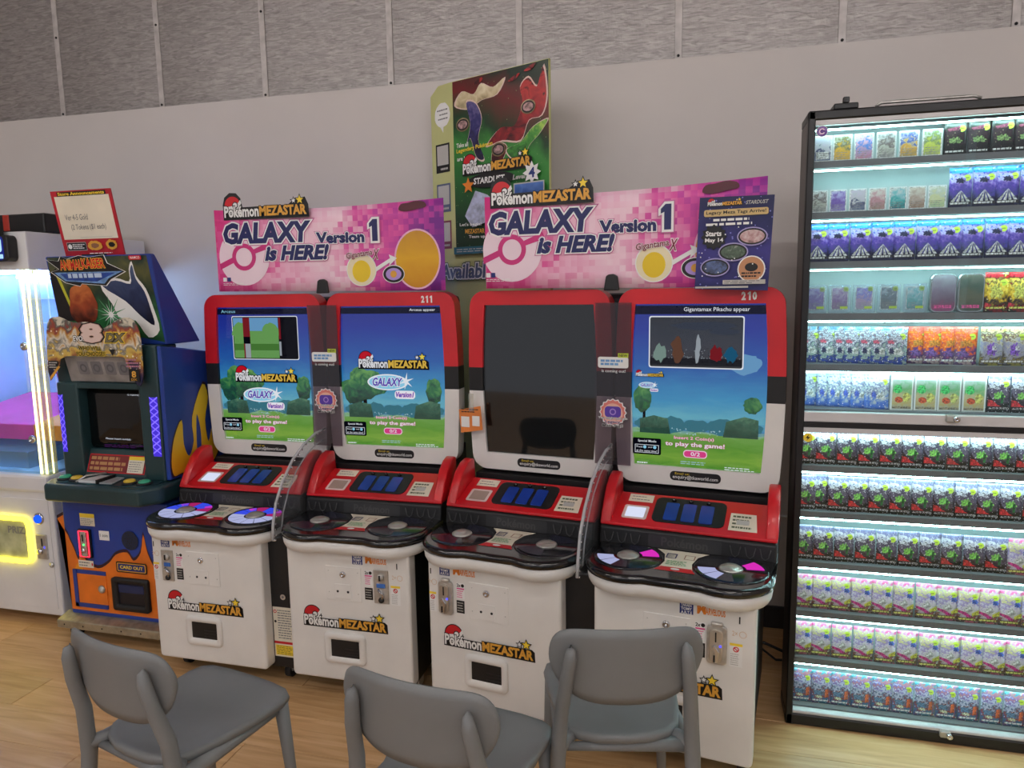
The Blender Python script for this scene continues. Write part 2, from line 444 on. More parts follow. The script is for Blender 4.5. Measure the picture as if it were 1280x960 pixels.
# floor: oak-look boards
def wood(name, a, b2, c3):
    m, nt, b = new_mat(name)
    tc = nd(nt, 'ShaderNodeTexCoord'); oi = nd(nt, 'ShaderNodeObjectInfo')
    sh = nd(nt, 'ShaderNodeVectorMath', operation='SCALE'); cb = nd(nt, 'ShaderNodeCombineXYZ')
    nt.links.new(oi.outputs['Random'], cb.inputs[0]); nt.links.new(oi.outputs['Random'], cb.inputs[1]); nt.links.new(cb.outputs[0], sh.inputs[0]); sh.inputs['Scale'].default_value = 37.0
    av = nd(nt, 'ShaderNodeVectorMath', operation='ADD'); nt.links.new(tc.outputs['Object'], av.inputs[0]); nt.links.new(sh.outputs[0], av.inputs[1])
    mp = nd(nt, 'ShaderNodeMapping'); mp.inputs['Scale'].default_value = (2.2, 26, 1); nt.links.new(av.outputs[0], mp.inputs['Vector'])
    no = nd(nt, 'ShaderNodeTexNoise'); no.inputs['Scale'].default_value = 1.6; no.inputs['Detail'].default_value = 6; no.inputs['Distortion'].default_value = 0.7; nt.links.new(mp.outputs[0], no.inputs['Vector'])
    rp = nd(nt, 'ShaderNodeValToRGB'); ramp_set(rp, [(0.25, a), (0.5, b2), (0.75, c3)]); nt.links.new(no.outputs['Fac'], rp.inputs['Fac'])
    hv = nd(nt, 'ShaderNodeHueSaturation'); mr = nd(nt, 'ShaderNodeMapRange'); mr.inputs[3].default_value = 0.90; mr.inputs[4].default_value = 1.08
    nt.links.new(oi.outputs['Random'], mr.inputs[0]); nt.links.new(mr.outputs[0], hv.inputs['Value']); nt.links.new(rp.outputs['Color'], hv.inputs['Color'])
    nt.links.new(hv.outputs[0], b.inputs['Base Color'])
    b.inputs['Roughness'].default_value = 0.36
    bp = nd(nt, 'ShaderNodeBump'); bp.inputs['Strength'].default_value = 0.06; bp.inputs['Distance'].default_value = 0.002; nt.links.new(no.outputs['Fac'], bp.inputs['Height']); nt.links.new(bp.outputs[0], b.inputs['Normal'])
    return m
OAK = wood('oak_floor', (186, 142, 94), (208, 166, 116), (222, 186, 138))
mb = MB(); mb.box(-6, 4, -4, WALL_Y, -0.05, -0.004, mat('floor_base', (150, 116, 80), 0.5))
floor = struct(mb.build('floor'))
pk = MB(); pk.box(-0.749, 0.749, -0.0895, 0.0895, -0.004, 0.0, OAK, 0.0008, 1); pk_me = pk.mesh('plank')
row = 0; y = 0.2
while y < WALL_Y-0.08:
    x = -5.2+(row % 3)*0.5
    while x < 3.2:
        if x > -4.6:
            o = bpy.data.objects.new('plank', pk_me); C.objects.link(o); o.parent = floor; o.location = (x, y, 0)
        x += 1.5
    y += 0.18; row += 1
far = MB(); far.box(-6, 4, -4, 0.1, -0.004, 0.0, OAK); far.build('plank', floor)
CEIL = mat('ceiling_paint', (150, 148, 150), 0.8, var=0.03)
mb = MB(); mb.box(-6, 4, -4, WALL_Y+0.1, 4.0, 4.05, CEIL); struct(mb.build('ceiling'))
mb = MB(); mb.box(-6.0, -5.92, -4, WALL_Y, 0, 4.0, WALLM); struct(mb.build('wall_left'))
mb = MB(); mb.box(3.92, 4.0, -4, WALL_Y, 0, 4.0, WALLM); struct(mb.build('wall_right'))
BASEB = mat('dark_baseboard', (46, 45, 48), 0.5)
mb = MB(); mb.box(-6, 4, WALL_Y-0.015, WALL_Y, 0.0, 0.10, BASEB, 0.003, 1); struct(mb.build('baseboard_back'))

# hanging tube lamps over the shop floor (the lamps that light the place)
LAMP = emit('tube_lamp_glow', (255, 248, 243), TUBE_STRENGTH)
HOUS = mat('lamp_housing', (225, 225, 225), 0.4)
names = ['nearest the left wall', 'left of centre', 'right of centre', 'nearest the right wall']
rows_l = [(-2.8, 'rearmost row'), (-1.2, 'middle row'), (0.5, 'row nearest the machines')]
for ry, rn in rows_l:
    for k, lx in enumerate((-3.4, -1.5, 0.4, 2.3)):
        t = thing('tube_lamp', 'white ceiling tube lamp in the %s, %s' % (rn, names[k]), 'lamp', (lx, ry, 3.3), 0, 'ceiling tube lamps')
        mb = MB(); mb.box(-0.62, 0.62, -0.03, 0.03, 0.02, 0.06, HOUS, 0.006); mb.build('housing', t)
        mb = MB(); mb.tube([(-0.6, 0, 0), (0.6, 0, 0)], 0.016, LAMP, 10); mb.build('tube', t)
        mb = MB()
        for q in (-0.45, 0.45): mb.tube([(q, 0, 0.06), (q, 0, 0.70)], 0.003, STEEL, 6)
        mb.build('suspension_wire', t)

# ================================================================ THE TWO-STATION ARCADE MACHINES
SMOKE = clear('smoked_film', (206, 200, 206), 0.03, 0.05)
ACRYL = clear('clear_acrylic', (236, 238, 240), 0.06, 0.04, 1.45)
RIM = clear('clear_acrylic_rim', (240, 240, 242), 0.45, 0.08, 1.6)
SCREEN_OFF = mat('screen_off', (16, 18, 20), 0.06, var=0.05, spec=0.6)
SKY = art('screen_sky', [(0.0, (90, 160, 50)), (0.06, (140, 190, 70)), (0.13, (100, 166, 56)), (0.20, (120, 180, 84)), (0.215, (150, 200, 170)), (0.235, (60, 140, 200)), (0.30, (110, 196, 220)), (0.42, (60, 160, 214)), (0.62, (28, 96, 186)), (0.85, (24, 52, 168)), (1.0, (24, 40, 150))], 0.58, 0.05, 12, (1, 1, 4), emission=0.62, z0=0.868)
S_TREE = art('screen_tree', [(0.0, (14, 50, 52)), (0.35, (24, 84, 62)), (0.6, (40, 120, 70)), (1.0, (110, 176, 90))], 0.2, 0.75, 34, emission=0.6, z0=1.0)
S_HEDGE = art('screen_hedge', [(0.0, (36, 84, 70)), (0.5, (60, 116, 96)), (1.0, (120, 170, 130))], 0.08, 0.7, 60, emission=0.55, z0=1.0)
S_CLOUD = emit('screen_cloud', (120, 180, 230), 0.6)
S_BAR = emit('screen_bar', (14, 16, 52), 0.5)
S_WHITE = emit('screen_white', (236, 240, 248), 0.8)
S_PINKT = emit('screen_pink', (226, 70, 140), 0.75)
S_PALE = emit('screen_pale_pink', (250, 200, 226), 0.8)
S_INK = emit('screen_ink', (16, 16, 30), 0.4)
S_VIOL = emit('screen_violet', (90, 70, 190), 0.7)
S_CYAN = emit('screen_cyan', (150, 215, 245), 0.75)
S_DARK = art('screen_inset_dark', [(0.0, (30, 28, 34)), (0.4, (44, 48, 62)), (0.7, (30, 40, 56)), (1.0, (24, 30, 44))], 0.18, 0.3, 16, emission=0.6, z0=1.22)
S_BLOB = [emit('screen_blob_%d' % i, c, 0.5) for i, c in enumerate([(150, 180, 170), (120, 80, 60), (190, 200, 210), (150, 40, 50), (40, 110, 150), (90, 150, 70)])]
S_HILL = emit('screen_hills', (70, 140, 160), 0.55)
S_DARK2 = emit('screen_inset_cloud', (70, 78, 96), 0.5)
S_FLOW = emit('screen_flowers', (170, 210, 220), 0.7)
LIT_BLUE = emit('disc_lit_blue', (60, 80, 235), 0.9)
LIT_WHITE = emit('disc_lit_white', (190, 195, 240), 0.75)
LIT_PINK = emit('disc_lit_pink', (225, 50, 190), 0.9)
LIT_RED = emit('disc_lit_red', (180, 40, 110), 0.8)
LCD = emit('lcd_lit', (225, 232, 255), 0.9)
DISC = mat('disc_dark', (20, 20, 28), 0.14, coat=0.4, var=0.1)
DISC2 = mat('disc_dark_sector', (34, 36, 54), 0.2, var=0.05)
BLUEC = mat('card_slot_blue', (26, 58, 150), 0.25, var=0.1, coat=0.3)

def bezel_half(z, z0=0.802, z1=1.50):
    zc = (z0+z1)/2; h = (z1-z0)/2; t = (z-zc)/h
    w = 0.289-0.014*t*t
    rb = 0.055
    for zz, sgn in ((z0, 1), (z1, -1)):
        d = (z-zz)*sgn
        if d < rb: w -= rb-math.sqrt(max(0, rb*rb-(rb-d)**2))
    return w
def disp_half(z):
    t = (z-1.157)/0.289
    return 0.230-0.012*t*t
DZ0, DZ1 = 0.868, 1.446
def bezel_piece(cx, za, zb, m, D):
    zs = sorted(set([za, zb]+[DZ0, DZ1]+[za+(zb-za)*i/14 for i in range(15)]+[0.802+0.055*(1-math.cos(R(i*15))) for i in range(7)]+[1.5-0.055*(1-math.cos(R(i*15))) for i in range(7)]))
    zs = [z for z in zs if za-1e-6 <= z <= zb+1e-6]
    b = MB(); yb = D+0.07
    def slab(poly): b.prism(poly, D, yb, 'y', m)
    side = [z for z in zs if DZ0-1e-6 <= z <= DZ1+1e-6]
    if len(side) > 1:
        for s in (-1, 1):
            out = [(cx+s*bezel_half(z), z) for z in side]; inn = [(cx+s*disp_half(z), z) for z in side]
            slab(out+inn[::-1])
    for lo, hi in ((-9, DZ0), (DZ1, 9)):
        zz = [z for z in zs if lo-1e-6 <= z <= hi+1e-6]
        if len(zz) > 1: slab([(cx+bezel_half(z), z) for z in zz]+[(cx-bezel_half(z), z) for z in zz[::-1]])
    return b
def deck_outline(cx, inset=0.0):
    pts = []
    for s in (-1, 1):
        c = (cx+s*0.148, 0.083); r = 0.134-inset
        arc = [(c[0]+s*r*math.cos(R(a)), c[1]-r*math.sin(R(a))) for a in range(0, 124, 9)]
        if s == -1: pts = [(cx-0.282+inset, 0.235)]+arc
        else: pts = pts+arc[::-1]+[(cx+0.282-inset, 0.235)]
    return pts

def machine(name, label, loc, rz, number, kinds):
    D = 0.45
    t = thing(name, label, 'arcade machine', loc, rz)
    # black cabinet, one body for both stations
    b = MB(); b.box(-0.53, 0.53, 0.05, 0.62, 0.07, 0.60, BLACK, 0.01)
    b.box(-0.55, 0.55, 0.49, 0.62, 0.60, 0.86, BLACK); b.box(-0.55, 0.55, 0.425, 0.49, 0.60, 0.79, BLACK)
    b.box(-0.545, 0.545, 0.52, 0.62, 0.86, 1.485, BLACK, 0.02)
    b.build('body', t)
    for x in (-0.5, -0.03, 0.5):
        for y in (0.12, 0.56):
            b = MB(); b.tube([(x-0.012, y, 0.03), (x+0.012, y, 0.03)], 0.03, mat('rubber_dark', (30, 30, 32), 0.7), 14); b.box(x-0.018, x+0.018, y-0.018, y+0.03, 0.03, 0.075, STEEL); b.build('caster', t)
    # warning label on the black strip between the two stations
    d = Deco(front(0.049))
    if name and number == '211':
        d.rect(-0.05, 0.118, 0.046, 0.318, CREAM); d.rect(-0.05, 0.17, 0.046, 0.18, REDP)
        d.rect(-0.045, 0.125, 0.041, 0.165, YELLOW); d.lines(-0.04, 0.126, 0.038, 0.164, 6, INK, 0.3, 3); d.lines(-0.03, 0.19, 0.042, 0.31, 12, GREY, 0.4, 4)
        d.ring(-0.04, 0.30, 0.004, 0.007, REDP); d.disc(-0.04, 0.26, 0.005, INK)
        d.disc(-0.002, 0.36, 0.011, STEEL); d.disc(-0.002, 0.36, 0.005, GREY)
        d.build('warning_label', t, 'white and yellow warning label')
    for si, sgn in enumerate((-1, 1)):
        kd = kinds[si]
        cx = 0.2965*sgn
        # ------------------------------------------------ front door panel
        b = MB(); b.prism(rr(cx-0.242, 0.082, cx+0.242, 0.60, 0.016, 4), 0.0, 0.06, 'y', WHITE, 0.010, 3)
        fp = b.build('front_panel', t)
        lx = cx-0.300*sgn*0      # station centre
        ox = -0.298 if sgn < 0 else 0.298
        d = Deco(front(0.0))
        star_logo(d, cx-0.183, 0.290, 0.334)
        d.build('wordmark_print', fp)
        # stickers beside the coin slot; left station has them at its left, right station at its right
        if sgn < 0:
            tom = (-0.492, 0.538, -0.453, 0.577); mar = (-0.440, 0.546, -0.358, 0.574); coin = (-0.494, 0.403, -0.440, 0.527)
            lab = (-0.428, 0.464, -0.398, 0.519); blk = (-0.429, 0.412, -0.399, 0.457); cau = (-0.534, 0.402, -0.507, 0.473); slit = (-0.529, 0.537, -0.525, 0.557); two = (-0.536, 0.498, -0.504, 0.52); pl = (-0.381, 0.398, -0.236, 0.529); ip = (-0.348, 0.404, -0.285, 0.459); lk = (-0.316, 0.497); ch = (-0.401, 0.153, -0.242, 0.272); ho = (-0.376, 0.182, -0.265, 0.247)
        else:
            tom = (0.320, 0.537, 0.360, 0.575); mar = (0.371, 0.544, 0.452, 0.572); coin = (0.401, 0.400, 0.459, 0.525)
            lab = (0.366, 0.463, 0.396, 0.518); blk = (0.365, 0.409, 0.396, 0.454); cau = (0.466, 0.398, 0.502, 0.470); slit = (0.490, 0.531, 0.494, 0.553); two = (0.472, 0.487, 0.512, 0.512); pl = (0.212, 0.396, 0.352, 0.524); ip = (0.247, 0.404, 0.312, 0.459); lk = (0.281, 0.495); ch = (0.196, 0.154, 0.360, 0.272); ho = (0.222, 0.178, 0.334, 0.244)
        fade = mat('faded_orange', (214, 184, 150), 0.5, var=0)
        d = Deco(front(0.0)); d.rect(*tom, DBLUE)
        w = tom[2]-tom[0]
        for i, s_ in enumerate(('TAKARA', 'TOMY', 'A.R.T.S')): d.text(s_, tom[0]+w*0.10, tom[3]-w*(0.37+0.28*i), tom[0]+w*0.90, tom[3]-w*(0.14+0.28*i), WHITE2, 0.03)
        d.build('maker_sticker', fp, 'square blue sticker')
        d = Deco(front(0.0)); d.text('ARVELOUS', mar[0]+0.024, mar[1], mar[2], mar[3]-0.006, ORANGE, 0.03); d.text('M', mar[0], mar[1], mar[0]+0.025, mar[3]+0.003, ORANGE, 0.035)
        d.build('maker_print', fp, 'orange lettering')
        d = Deco(front(0.0)); d.rect(*lab, WHITE2); d.text('2x', lab[0]+0.001, lab[3]-0.014, lab[0]+0.016, lab[3]-0.002, INK, 0.03); d.disc(lab[2]-0.007, lab[3]-0.008, 0.006, INK)
        d.rect(lab[0]+0.001, lab[3]-0.022, lab[2]-0.001, lab[3]-0.017, PINK); d.lines(lab[0]+0.002, lab[1]+0.002, lab[2]-0.002, lab[3]-0.024, 4, PINK, 0.4, 5)
        d.build('price_label', fp)
        d = Deco(front(0.0)); d.rect(*blk, INK); d.lines(blk[0]+0.003, blk[1]+0.004, blk[2]-0.003, blk[3]-0.004, 4, GREYL, 0.35, 6)
        d.build('notice_label', fp)
        d = Deco(front(0.0)); d.rect(*cau, WHITE2); d.rect(cau[0], cau[3]-0.008, cau[2], cau[3], YELLOW)
        d.lines(cau[0]+0.003, cau[1]+0.003, cau[2]-0.003, cau[3]-0.03, 6, GREYL, 0.4, 7); mc = (cau[0]+cau[2])/2
        d.ring(mc, cau[3]-0.018, 0.0055, 0.0085, REDP, n=16); d.poly([(mc-0.006, cau[3]-0.014), (mc-0.004, cau[3]-0.012), (mc+0.006, cau[3]-0.022), (mc+0.004, cau[3]-0.024)], REDP)
        d.build('caution_label', fp)
        d = Deco(front(0.0)); d.rect(*slit, INK); d.build('vent_slit', fp)
        d = Deco(front(0.0)); d.text('2×', two[0], two[1]+0.006, two[0]+0.015, two[3]-0.004, fade, 0.0); d.ring(two[2]-0.01, (two[1]+two[3])/2, 0.009, 0.0105, fade, n=18); d.build('token_print', fp)
        # service plate, lock, coin slot, return chute
        b = MB(); b.box(pl[0], pl[2], -0.0022, 0.004, pl[1], pl[3], WHITE, 0.001, 1); b.box(ip[0], ip[2], -0.0038, 0.0, ip[1], ip[3], WHITE, 0.001, 1)
        for qx, qz in ((pl[0]+0.012, pl[3]-0.018), (pl[2]-0.012, pl[3]-0.018), (pl[0]+0.012, pl[1]+0.03), (pl[2]-0.012, pl[1]+0.03)): b.lathe([(0.002, 0), (0.002, 0.001), (0, 0.0014)], (qx, -0.002, qz), 'y', GREYL, 8)
        for qx in (ip[0]+0.012, ip[2]-0.012): b.lathe([(0.0045, 0), (0.0045, 0.001), (0, 0.002)], (qx, -0.0036, ip[1]+0.027), 'y', INK, 10)
        b.build('service_plate', fp)
        b = MB(); b.lathe([(0.012, 0), (0.012, 0.004), (0.009, 0.007), (0.004, 0.007), (0.004, 0.004), (0, 0.004)], (lk[0], -0.001, lk[1]), 'y', CHROME, 18); b.build('lock', fp)
        b = MB(); c0, z0, c1, z1 = coin; cm = (c0+c1)/2
        if kd['coin'] == 'flat':
            b.box(c0, c1, -0.004, 0.0, z0, z1, STEEL, 0.0015, 1)
            b.lathe([(0.014, 0), (0.013, 0.008), (0.009, 0.011), (0, 0.011)], (cm, -0.003, z1-0.026), 'y', STEEL, 16)
            b.box(cm-0.003, cm+0.003, -0.016, -0.012, z1-0.036, z1-0.016, INK)
            b.box(c0+0.012, c1-0.012, -0.007, -0.003, z1-0.066, z1-0.05, mat('coin_blue', (60, 110, 190), 0.3), 0.002, 1)
            b.tube([(cm-0.012, -0.006, z0+0.052), (cm+0.010, -0.010, z0+0.036), (cm+0.004, -0.008, z0+0.022)], 0.005, CHROME, 8)
            b.lathe([(0.011, 0), (0.010, 0.006), (0, 0.007)], (cm, -0.003, z0+0.014), 'y', BLACK, 14)
        else:
            b.prism(rr(c0, z0, c1, z1-0.006, 0.012, 4), -0.012, 0.0, 'y', STEEL, 0.003, 2)
            b.prism(rr(c0+0.008, z0+0.008, c1-0.012, z1-0.014, 0.0145, 6), -0.019, -0.010, 'y', mat('satin_steel', (196, 188, 176), 0.4, metal=0.8), 0.003, 2)
            b.box(c0+0.012, c1-0.012, -0.016, 0.0, z1-0.008, z1+0.004, STEEL, 0.003, 1)
            b.box(cm-0.004, cm, -0.0205, -0.0188, z1-0.052, z1-0.022, INK)
            b.prism([(cm-0.014, z0+0.058), (cm-0.004, z0+0.066), (cm+0.010, z0+0.046), (cm+0.004, z0+0.012), (cm-0.012, z0+0.010), (cm-0.004, z0+0.042)], -0.028, -0.018, 'y', CHROME, 0.002, 1)
            b.box(cm-0.007, cm-0.002, -0.0295, -0.0275, z0+0.014, z0+0.036, INK)
            b.box(cm+0.008, cm+0.015, -0.021, -0.0188, z1-0.066, z1-0.060, emit('coin_led', (90, 90, 255), 1.5))
        b.build('coin_slot', fp, 'steel coin slot')
        # chute: raised rounded frame around an open dark recess
        b = MB(); o1 = rr(ch[0], ch[1], ch[2], ch[3], 0.018, 4); o2 = rr(ch[0]+0.004, ch[1]+0.004, ch[2]-0.004, ch[3]-0.004, 0.016, 4); i1 = rr(ho[0]-0.006, ho[1]-0.006, ho[2]+0.006, ho[3]+0.006, 0.006, 4); i2 = rr(ho[0], ho[1], ho[2], ho[3], 0.003, 4)
        b.loft([[(p[0], y, p[1]) for p in o] for o, y in ((o1, 0.0), (o1, -0.006), (o2, -0.011), (i1, -0.011), (i2, -0.004))], WHITE, cap=False)
        b.build('chute_frame', fp)
        b = MB(); b.box(ho[0], ho[2], -0.004, -0.0025, ho[1], ho[3], BLACK); 
        for q in range(3): b.box(ho[0]+0.055, ho[2]-0.004, -0.0055, -0.004, ho[1]+0.008+q*0.012, ho[1]+0.011+q*0.012, mat('chute_rib', (36, 36, 38), 0.4))
        b.build('chute_opening', fp)
        # ------------------------------------------------ deck
        b = MB()
        b.loft([[(p[0], p[1], z) for p in deck_outline(cx, i)] for i, z in ((0.022, 0.576), (0.010, 0.582), (0.003, 0.596), (0.0, 0.626))], WHITE, cap=True)
        b.build('deck_apron', t)
        b = MB()
        b.loft([[(p[0], p[1], z) for p in deck_outline(cx, i)] for i, z in ((-0.003, 0.626), (-0.004, 0.638), (0.001, 0.647), (0.010, 0.650))], BLACKG, cap=True)
        dk = b.build('deck', t)
        for q, s in enumerate((-1, 1)):
            dc = (cx+s*0.158, 0.103)
            b = MB(); b.lathe([(0.110, 0.0), (0.110, 0.002), (0.106, 0.004), (0, 0.0045)], (dc[0], dc[1], 0.6495), 'z', DISC, 40); b.build('spin_disc', dk)
            d = Deco(top(0.6540), 0.0003)
            if kd['disc'] == 'lit':
                for i in range(12):
                    a = 15+i*30
                    if a < 180: m_ = (LIT_RED if i in (3, 0) else LIT_BLUE)
                    else: m_ = LIT_WHITE
                    d.ring(dc[0], dc[1], 0.042, 0.098, m_, a0=a-14.2, a1=a+14.2, n=5); d.n = 0.0003
                    if a < 180 and i in (1, 4): d.ring(dc[0], dc[1], 0.07, 0.098, LIT_PINK, a0=a-14, a1=a+4, n=4); d.n = 0.0003
            else:
                for a0, a1 in ((30, 100), (210, 280)): d.ring(dc[0], dc[1], 0.042, 0.098, DISC2, a0=a0, a1=a1, n=8); d.n = 0.0003
                if kd['disc'] == 'two':
                    d.n = 0.0006
                    d.ring(dc[0], dc[1], 0.046, 0.098, LIT_PINK, a0=12, a1=52, n=7); d.n = 0.0006
                    d.ring(dc[0], dc[1], 0.046, 0.098, LIT_WHITE, a0=190, a1=222, n=6); d.n = 0.0006; d.ring(dc[0], dc[1], 0.046, 0.098, LIT_WHITE, a0=224, a1=250, n=5)
            d.build('disc_print', dk)
            b = MB(); b.lathe([(0.036, 0), (0.035, 0.004), (0.030, 0.007), (0.027, 0.007), (0.025, 0.010), (0.012, 0.0115), (0, 0.0118)], (dc[0], dc[1], 0.6535), 'z', mat('satin_button', (200, 198, 190), 0.3, metal=0.6), 24); b.build('push_button', dk, 'round silver push button')
        d = Deco(top(0.6503))
        d.poly([(cx-0.082, 0.205), (cx+0.082, 0.205), (cx+0.052, 0.165), (cx+0.042, 0.105), (cx+0.052, 0.045), (cx+0.062, 0.03), (cx-0.062, 0.03), (cx-0.052, 0.045), (cx-0.042, 0.105), (cx-0.052, 0.165)], CREAM)
        d.poly([(cx-0.062, 0.03), (cx+0.062, 0.03), (cx+0.046, 0.062), (cx-0.046, 0.062)], REDP)
        d.lines(cx-0.036, 0.078, cx+0.036, 0.118, 4, mat('green_print', (70, 150, 90), 0.5, var=0), 0.5, 9)
        d.frame(cx-0.045, 0.135, cx-0.012, 0.175, 0.004, NAVY); d.frame(cx+0.012, 0.135, cx+0.045, 0.172, 0.003, mat('brown_print', (150, 100, 70), 0.5, var=0)); d.lines(cx-0.04, 0.14, cx-0.016, 0.17, 4, GREY, 0.4, 2)
        d.disc(cx, 0.045, 0.014, WHITE2, rv=0.008)
        d.build('instruction_print', dk)
        # ------------------------------------------------ dark ledge with embossed name plate
        b = MB(); b.prism([(0.215, 0.645), (0.222, 0.700), (0.245, 0.712), (0.46, 0.712), (0.46, 0.60), (0.215, 0.60)], cx-0.284, cx+0.284, 'x', BLACK, 0.006, 2); lg = b.build('ledge', t)
        b = MB(); sl = lambda u, v, n: (u, 0.2155+(v-0.645)*0.127-n, v)
        d = Deco(sl, 0.002); d.rrect(cx-0.118, 0.651, cx+0.118, 0.693, 0.006, mat('name_plate', (44, 44, 46), 0.4)); d.text('Pokémon', cx-0.075, 0.658, cx+0.075, 0.688, mat('embossed_letters', (66, 65, 66), 0.35), 0.03, 0.0); d.build('name_plate', lg)
        b = MB()
        for q in (-0.25, -0.205, -0.16, 0.16, 0.205, 0.25): b.tube([(cx+q-0.016, 0.2105, 0.688), (cx+q-0.010, 0.2075, 0.662), (cx+q, 0.2062, 0.655), (cx+q+0.010, 0.2075, 0.662), (cx+q+0.016, 0.2105, 0.688)], 0.0016, mat('ledge_groove', (60, 60, 62), 0.3), 5)
        b.build('ledge_groove', lg)['kind'] = 'stuff'
        # ------------------------------------------------ red card tray with two cheeks
        TY0, TZ0, TY1, TZ1 = 0.226, 0.716, 0.395, 0.778
        b = MB(); b.prism([(TY0, TZ0-0.010), (TY0, TZ0), (TY1, TZ1), (TY1, TZ0-0.010)], cx-0.284, cx+0.284, 'x', RED, 0.003, 2); tr = b.build('card_tray', t)
        chk = [(TY0+0.002, TZ0-0.008), (TY0+0.002, TZ0+0.004), (0.262, 0.772), (0.30, 0.818), (0.345, 0.846), (0.385, 0.854), (0.405, 0.848), (0.41, 0.79), (0.42, TZ0)]
        for s in (-1, 1):
            a = cx+s*0.285; e = cx+s*0.238
            b = MB(); n_ = len(chk); inner = [(max(TY0+0.002, p[0]), p[1]-(0.006 if p[1] > 0.73 else 0)) for p in chk]
            b.prism(chk, min(a, cx+s*0.248), max(a, cx+s*0.248), 'x', RED, 0.006, 2, True); b.build('cheek', tr)
        slp = (TZ1-TZ0)/(TY1-TY0)
        tp = lambda u, v, n: (u, v, TZ0+(v-TY0)*slp+n)
        b = MB(); o = rr(cx-0.118, 0.252, cx+0.118, 0.378, 0.022, 4)
        b.loft([[tp(p[0], p[1], h) for p in o] for h in (-0.004, 0.003)], BLACK, cap=True, smooth=False); b.build('reader_panel', tr)
        for q in (-0.058, 0.0, 0.058):
            b = MB(); o = rr(cx+q-0.022, 0.262, cx+q+0.022, 0.35, 0.006, 3)
            b.loft([[tp(p[0], p[1], h) for p in o] for h in (0.002, 0.0055)], BLUEC, cap=True, smooth=False); b.build('card_slot', tr, 'blue card slot')
            b = MB(); b.lathe([(0.008, 0), (0.006, 0.008), (0.002, 0.011), (0, 0.011)], tp(cx+q, 0.362, 0.003), 'z', BLACKG, 10); b.build('slot_catch', tr)
        d = Deco(tp)
        d.rect(cx-0.215, 0.345, cx-0.130, 0.385, CREAM); d.lines(cx-0.205, 0.35, cx-0.14, 0.38, 2, GREY, 0.25, 3); d.build('tray_label', tr); d = Deco(tp)
        d.rrect(cx-0.220, 0.255, cx-0.135, 0.325, 0.008, mat('lcd_surround', (222, 200, 196), 0.4)); d.rrect(cx-0.210, 0.264, cx-0.145, 0.316, 0.004, LCD if kd['lcd'] else mat('lcd_off', (170, 150, 140), 0.25)); d.build('small_screen', tr); d = Deco(tp)
        d.poly([(cx+0.132, 0.25), (cx+0.222, 0.25), (cx+0.214, 0.335), (cx+0.134, 0.335)], CREAM); d.lines(cx+0.142, 0.258, cx+0.21, 0.328, 4, mat('olive_print', (90, 96, 70), 0.5), 0.5, 11); d.rect(cx+0.155, 0.28, cx+0.195, 0.302, GREYL)
        d.build('tray_sticker', tr)
        # ------------------------------------------------ display and its red, black and white surround
        bx_ = 0.2945*sgn
        bezel_piece(bx_, 1.204, 1.50, RED, D).build('bezel_upper', t, 'red upper half of the display surround')
        bezel_piece(bx_, 1.112, 1.204, BLACK, D).build('bezel_band', t, 'black band of the display surround')
        lowb = bezel_piece(bx_, 0.802, 1.112, WHITE, D).build('bezel_lower', t, 'white lower half of the display surround')
        d = Deco(front(D)); d.rrect(bx_-0.088, 0.820, bx_+0.088, 0.854, 0.015, INK); d.text('Email us:', bx_-0.07, 0.842, bx_-0.02, 0.850, YELLOW, 0.0); d.text('enquiry@tkaworld.com', bx_-0.078, 0.824, bx_+0.078, 0.841, WHITE2, 0.01); d.build('contact_plate', lowb, 'black plate with white lettering')
        if sgn > 0:
            d = Deco(front(D)); [(d.one(bx_+0.142+q*0.0175, 1.457, bx_+0.152+q*0.0175, 1.485, WHITE2) if ch_ == '1' else d.text(ch_, bx_+0.140+q*0.0175, 1.457, bx_+0.154+q*0.0175, 1.485, WHITE2, 0.05)) for q, ch_ in enumerate(number)]; d.build('machine_number', t, 'white number ' + number)
        zs = [DZ0-0.002+(DZ1-DZ0+0.004)*i/12 for i in range(13)]
        outl = [(bx_+disp_half(z)+0.004, z) for z in zs]+[(bx_-disp_half(z)-0.004, z) for z in zs[::-1]]
        b = MB(); b.prism(outl, D+0.012, D+0.03, 'y', SKY if kd['screen'] else SCREEN_OFF); scr = b.build('display', t)
        if kd['screen']:
            d = Deco(front(D+0.012), 0.0005); X0 = bx_
            kd['paint'](d, X0)
            d.build('screen_picture', scr)
        b = MB(); b.prism(outl, D+0.005, D+0.0065, 'y', clear('display_glass', (255, 255, 255), 0.0, 0.02, 1.3)); b.build('display_glass', t)
    # smoked film over the joint between the two displays with two stickers
    b = MB(); b.box(-0.068, 0.066, D-0.012, D-0.0105, 0.862, 1.452, SMOKE); fm = b.build('smoked_film', t)
    d = Deco(front(D-0.012)); d.rrect(-0.056, 1.218, 0.056, 1.258, 0.008, WHITE2); d.lines(-0.046, 1.226, 0.046, 1.25, 2, mat('sky_blue_print', (110, 160, 210), 0.4, var=0), 0.7, 5)
    d.rect(0.018, 1.256, 0.056, 1.272, mat('lime_print', (200, 214, 60), 0.4, var=0)); d.text('NEW', 0.022, 1.259, 0.052, 1.269, INK, 0.02); d.text('is coming out!', -0.042, 1.199, 0.046, 1.213, WHITE2, 0.01)
    d.build('coming_sticker', fm)
    d = Deco(front(D-0.012)); sc = (0.0, 1.056)
